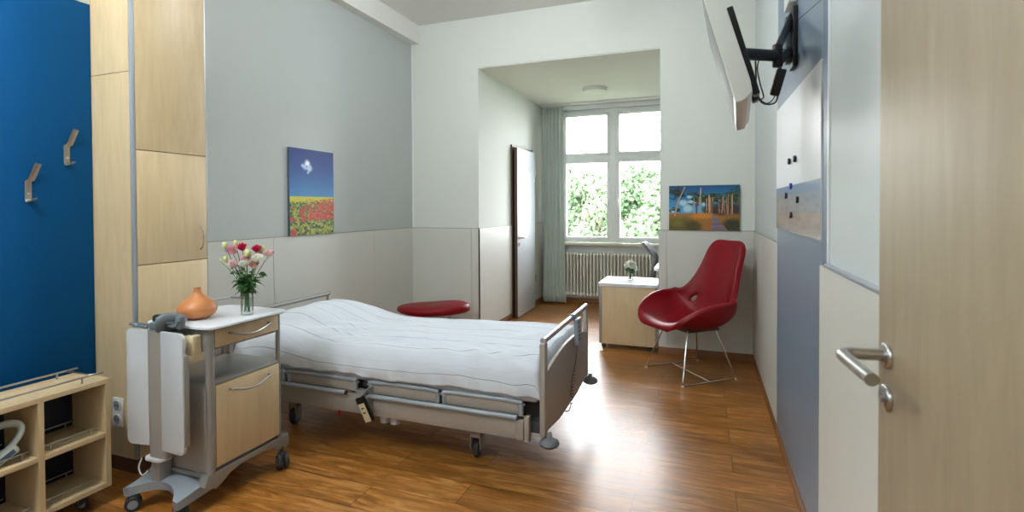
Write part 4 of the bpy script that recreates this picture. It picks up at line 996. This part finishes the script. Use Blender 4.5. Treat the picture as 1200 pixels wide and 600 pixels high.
# ------------------------------------------------------------------ radiator
RX0, RX1 = -1.93, -.52
t = thing('radiator', 'white column radiator below the window', 'radiator', ((RX0+RX1)/2, YA-.1, 0))
n = 29; pitch = (RX1-RX0)/n; proto = None
for k in range(n):
    x = RX0+pitch*(k+.5)
    if proto is None:
        b = B().m('rad')
        for y in (YA-.135, YA-.085): b.tube([(x, y, .15), (x, y, .74)], .011, 10, flat=(.013, .012))
        b.box(x-.022, x+.022, YA-.15, YA-.07, .13, .175, .012).box(x-.022, x+.022, YA-.15, YA-.07, .715, .755, .012)
        proto = obj('radiator_section', b, t)
    else:
        c = proto.copy(); C.objects.link(c); c.parent = t; c.location = (pitch*k, 0, 0)
for x in (RX0+.2, RX1-.23): obj('wall_bracket', B().m('rad').box(x, x+.03, YA-.075, YA-.001, .62, .66), t)
obj('pipe', B().m('rad').cyl((RX0+.03, YA-.11, .001), (RX0+.03, YA-.11, .14), .009, seg=10), t)

# ------------------------------------------------------------------ curtain and its track
t = thing('curtain', 'long grey curtain hanging at the left side of the window', 'curtain', (-2.03, 7.24, 0))
vs = []; nx_, nz_ = 130, 24; xc0, xc1 = -2.215, -1.885
for i in range(nz_+1):
    v = i/nz_; z = .03+(2.85-.03)*v
    for j in range(nx_+1):
        u = j/nx_; amp = .044*(1-.25*v); a0 = xc0+.015*(v)+.02*(v > .97)*0; a1 = xc1+(.0-.02*v)
        ph = 2*PI*5.5*u+.5*noise.noise(Vector((u*3, v*1.2, 4))); y = 7.25+amp*sin(ph)*(.8+.3*noise.noise(Vector((u*5, 2, v))))
        x = a0+(a1-a0)*u+.012*sin(2*ph)
        vs.append((x, y, z))
fs = [(i*(nx_+1)+j, i*(nx_+1)+j+1, (i+1)*(nx_+1)+j+1, (i+1)*(nx_+1)+j) for i in range(nz_) for j in range(nx_)]
cu = obj('curtain_cloth', B().m('curtain').faces(vs, fs), t, angle=180); so = cu.modifiers.new('t', 'SOLIDIFY'); so.thickness = .003
b = B().m('white').box(-2.24, .85, 7.225, 7.275, ZA-.03, ZA, .003); tag(obj('curtain_track', b), 'white curtain track on the alcove ceiling above the window', 'curtain rail')

# ------------------------------------------------------------------ lamps
def lamp(x, y, z, r, lit, label, power=0):
    t = thing('ceiling_lamp', label, 'lamp', (x, y, z-.06))
    obj('lamp_base', B().m('white').cyl((x, y, z-.02), (x, y, z), r, seg=48), t)
    obj('diffuser', B().m('lampon' if lit else 'lampglass').lathe([(r-.005, -.02), (r-.004, -.035), (r*.93, -.048), (r*.6, -.056), (0, -.06)], (x, y, z), 48), t)
    if power:
        l = bpy.data.lights.new('corridor_fill_light', 'AREA'); l.shape = 'DISK'; l.size = 2*r; l.energy = power; l.color = (.93, .98, 1)  # fill light below the added corridor lamp
        o = bpy.data.objects.new('corridor_fill_light', l); C.objects.link(o); o.location = (x, y, z-.065)
def globe(x, y, z, r, mt, label):  # unseen fill light with cord and rose, added to brighten walls and ceiling
    t = thing('added_fill_globe', label, 'lamp', (x, y, z-r))
    obj('globe', B().m(mt).ball((x, y, z), r, 32), t)
    obj('ceiling_rose', B().m('white').cyl((x, y, ZC-.03), (x, y, ZC), .06, seg=24), t); obj('cord', B().m('white').cyl((x, y, z+r-.01), (x, y, ZC-.03), .008, seg=10), t)
lamp(-1.285, 6.46, ZA, .155, False, 'flat round white ceiling lamp in the window alcove')
globe(-2.25, .28, 2.85, .18, 'globe', 'unseen globe added as fill light over the near end of the room')  # added to brighten the cupboard side, blue panel and ceiling
globe(-1.3, 3.25, 3.14, .15, 'globe2', 'unseen globe added as fill light over the bed')  # added to brighten the back wall, ceiling and chair
lamp(-.4, -1.4, 2.6, .22, True, 'unseen round ceiling lamp added in the corridor as fill light', 24)  # unseen, added to fill the room with light through the doorway

# ------------------------------------------------------------------ outside
G = -3.2
o = obj('lawn', B().m('lawn').box(-30, 30, YA+2, 60, G-.1, G), None); tag(o, 'green lawn outside the window, below the trees', 'lawn')
def tree(x, y, h, r, seed, label, mt):
    R = random.Random(seed); t = thing('tree', label, 'tree', (x, y, G), group='trees outside the window')
    b = B().m('bark').tube([(x, y, G), (x+.1, y, G+h*.3), (x-.05, y, G+h*.55), (x, y, G+h*.8)], .14, 8, smooth=3)
    cl = []
    for k in range(34):
        a = R.uniform(0, 2*PI); e = R.uniform(-.9, 1); q = R.random()**.5; rr = r*q*math.sqrt(max(0, 1-(e*.9)**2)); c = Vector((x+rr*cos(a), y+rr*sin(a), G+h*.58+e*h*.36)); cl.append((c, r*R.uniform(.22, .38)))
    for c, _ in cl[:10]: b.tube([(x, y, G+h*.4), Vector((x, y, G+h*.45)).lerp(c, .5), c], .035, 6, smooth=2)
    obj('trunk', b, t)
    vs, fs = [], []
    for c, cr in cl:
        for _ in range(330):
            d = Vector((R.gauss(0, 1), R.gauss(0, 1), R.gauss(0, 1))).normalized(); p = c+d*cr*R.uniform(.6, 1.05); s = R.uniform(.06, .11)
            a = Vector((R.gauss(0, 1), R.gauss(0, 1), R.gauss(0, 1))).normalized(); bb = a.cross(d).normalized() if a.cross(d).length > .01 else Vector((1, 0, 0)); n0 = len(vs)
            vs += [p-a*s, p-bb*s*.6, p+a*s, p+bb*s*.6]; fs.append((n0, n0+1, n0+2, n0+3))
    obj('foliage', B().m(mt).faces(vs, fs), t, smooth=False)
for k, (x, y, h, r, mt, lb) in enumerate(((-5.2, 17.5, 6.0, 1.7, 'foliage2', 'leafy tree outside, at the left edge of the window'), (-3.5, 16.2, 5.75, 1.4, 'foliage', 'leafy tree outside, seen in the left window sash'), (-1.9, 17.8, 6.0, 1.6, 'foliage2', 'leafy tree outside, behind the window mullion'),
        (-.9, 16.0, 5.65, 1.35, 'foliage', 'rounded light green tree outside, seen in the right window sash'), (1.4, 18, 5.6, 1.7, 'foliage2', 'leafy tree outside, right of the window view'), (-2.9, 21, 6.5, 2.1, 'foliage', 'taller leafy tree further back outside the left sash'), (-.1, 21.5, 5.9, 1.9, 'foliage', 'leafy tree further back outside the right sash'), (-6.3, 21, 6.6, 2, 'foliage', 'leafy tree furthest left and back outside'))):
    tree(x, y, h, r, k+3, lb, mt)

# ------------------------------------------------------------------ daylight
wd = bpy.data.worlds.new('World'); bpy.context.scene.world = wd; wd.use_nodes = True; nt = wd.node_tree
bg = nt.nodes['Background']; tc = nt.nodes.new('ShaderNodeTexCoord'); nz = nt.nodes.new('ShaderNodeTexNoise'); nz.inputs['Scale'].default_value = 2.5; nz.inputs['Detail'].default_value = 5
rp = nt.nodes.new('ShaderNodeValToRGB'); rp.color_ramp.elements[0].color = (.80, .88, 1, 1); rp.color_ramp.elements[1].color = (1, 1, 1, 1); rp.color_ramp.elements[0].position = .35; rp.color_ramp.elements[1].position = .6
nt.links.new(tc.outputs['Generated'], nz.inputs[0]); nt.links.new(nz.outputs[0], rp.inputs[0]); nt.links.new(rp.outputs[0], bg.inputs[0]); bg.inputs[1].default_value = 17
pl = bpy.data.lights.new('window_portal', 'AREA'); pl.shape = 'RECTANGLE'; pl.size = WX1-WX0; pl.size_y = WZ1-WZ0; pl.cycles.is_portal = True
po = bpy.data.objects.new('window_portal', pl); C.objects.link(po); po.location = ((WX0+WX1)/2, YA+.15, (WZ0+WZ1)/2); po.rotation_euler = (-PI/2, 0, 0)

# ------------------------------------------------------------------ camera
cam = bpy.data.cameras.new('camera'); co_ = bpy.data.objects.new('camera', cam); C.objects.link(co_)
cam.sensor_fit = 'HORIZONTAL'; cam.sensor_width = 36; cam.lens = 36*FPX/1200; cam.shift_y = (CYP-300)/1200; cam.clip_start = .02
cam.dof.use_dof = True; cam.dof.focus_distance = 3.6; cam.dof.aperture_fstop = 3.2
mw = Matrix((( CR.x, CU.x, -CF.x, 0), (CR.y, CU.y, -CF.y, 0), (CR.z, CU.z, -CF.z, 1.4), (0, 0, 0, 1)))
co_.matrix_world = mw
sc = bpy.context.scene; sc.camera = co_
sc.view_settings.view_transform = 'Standard'; sc.view_settings.look = 'None'; sc.view_settings.gamma = 1; sc.view_settings.use_curve_mapping = False
sc.view_settings.exposure = .62
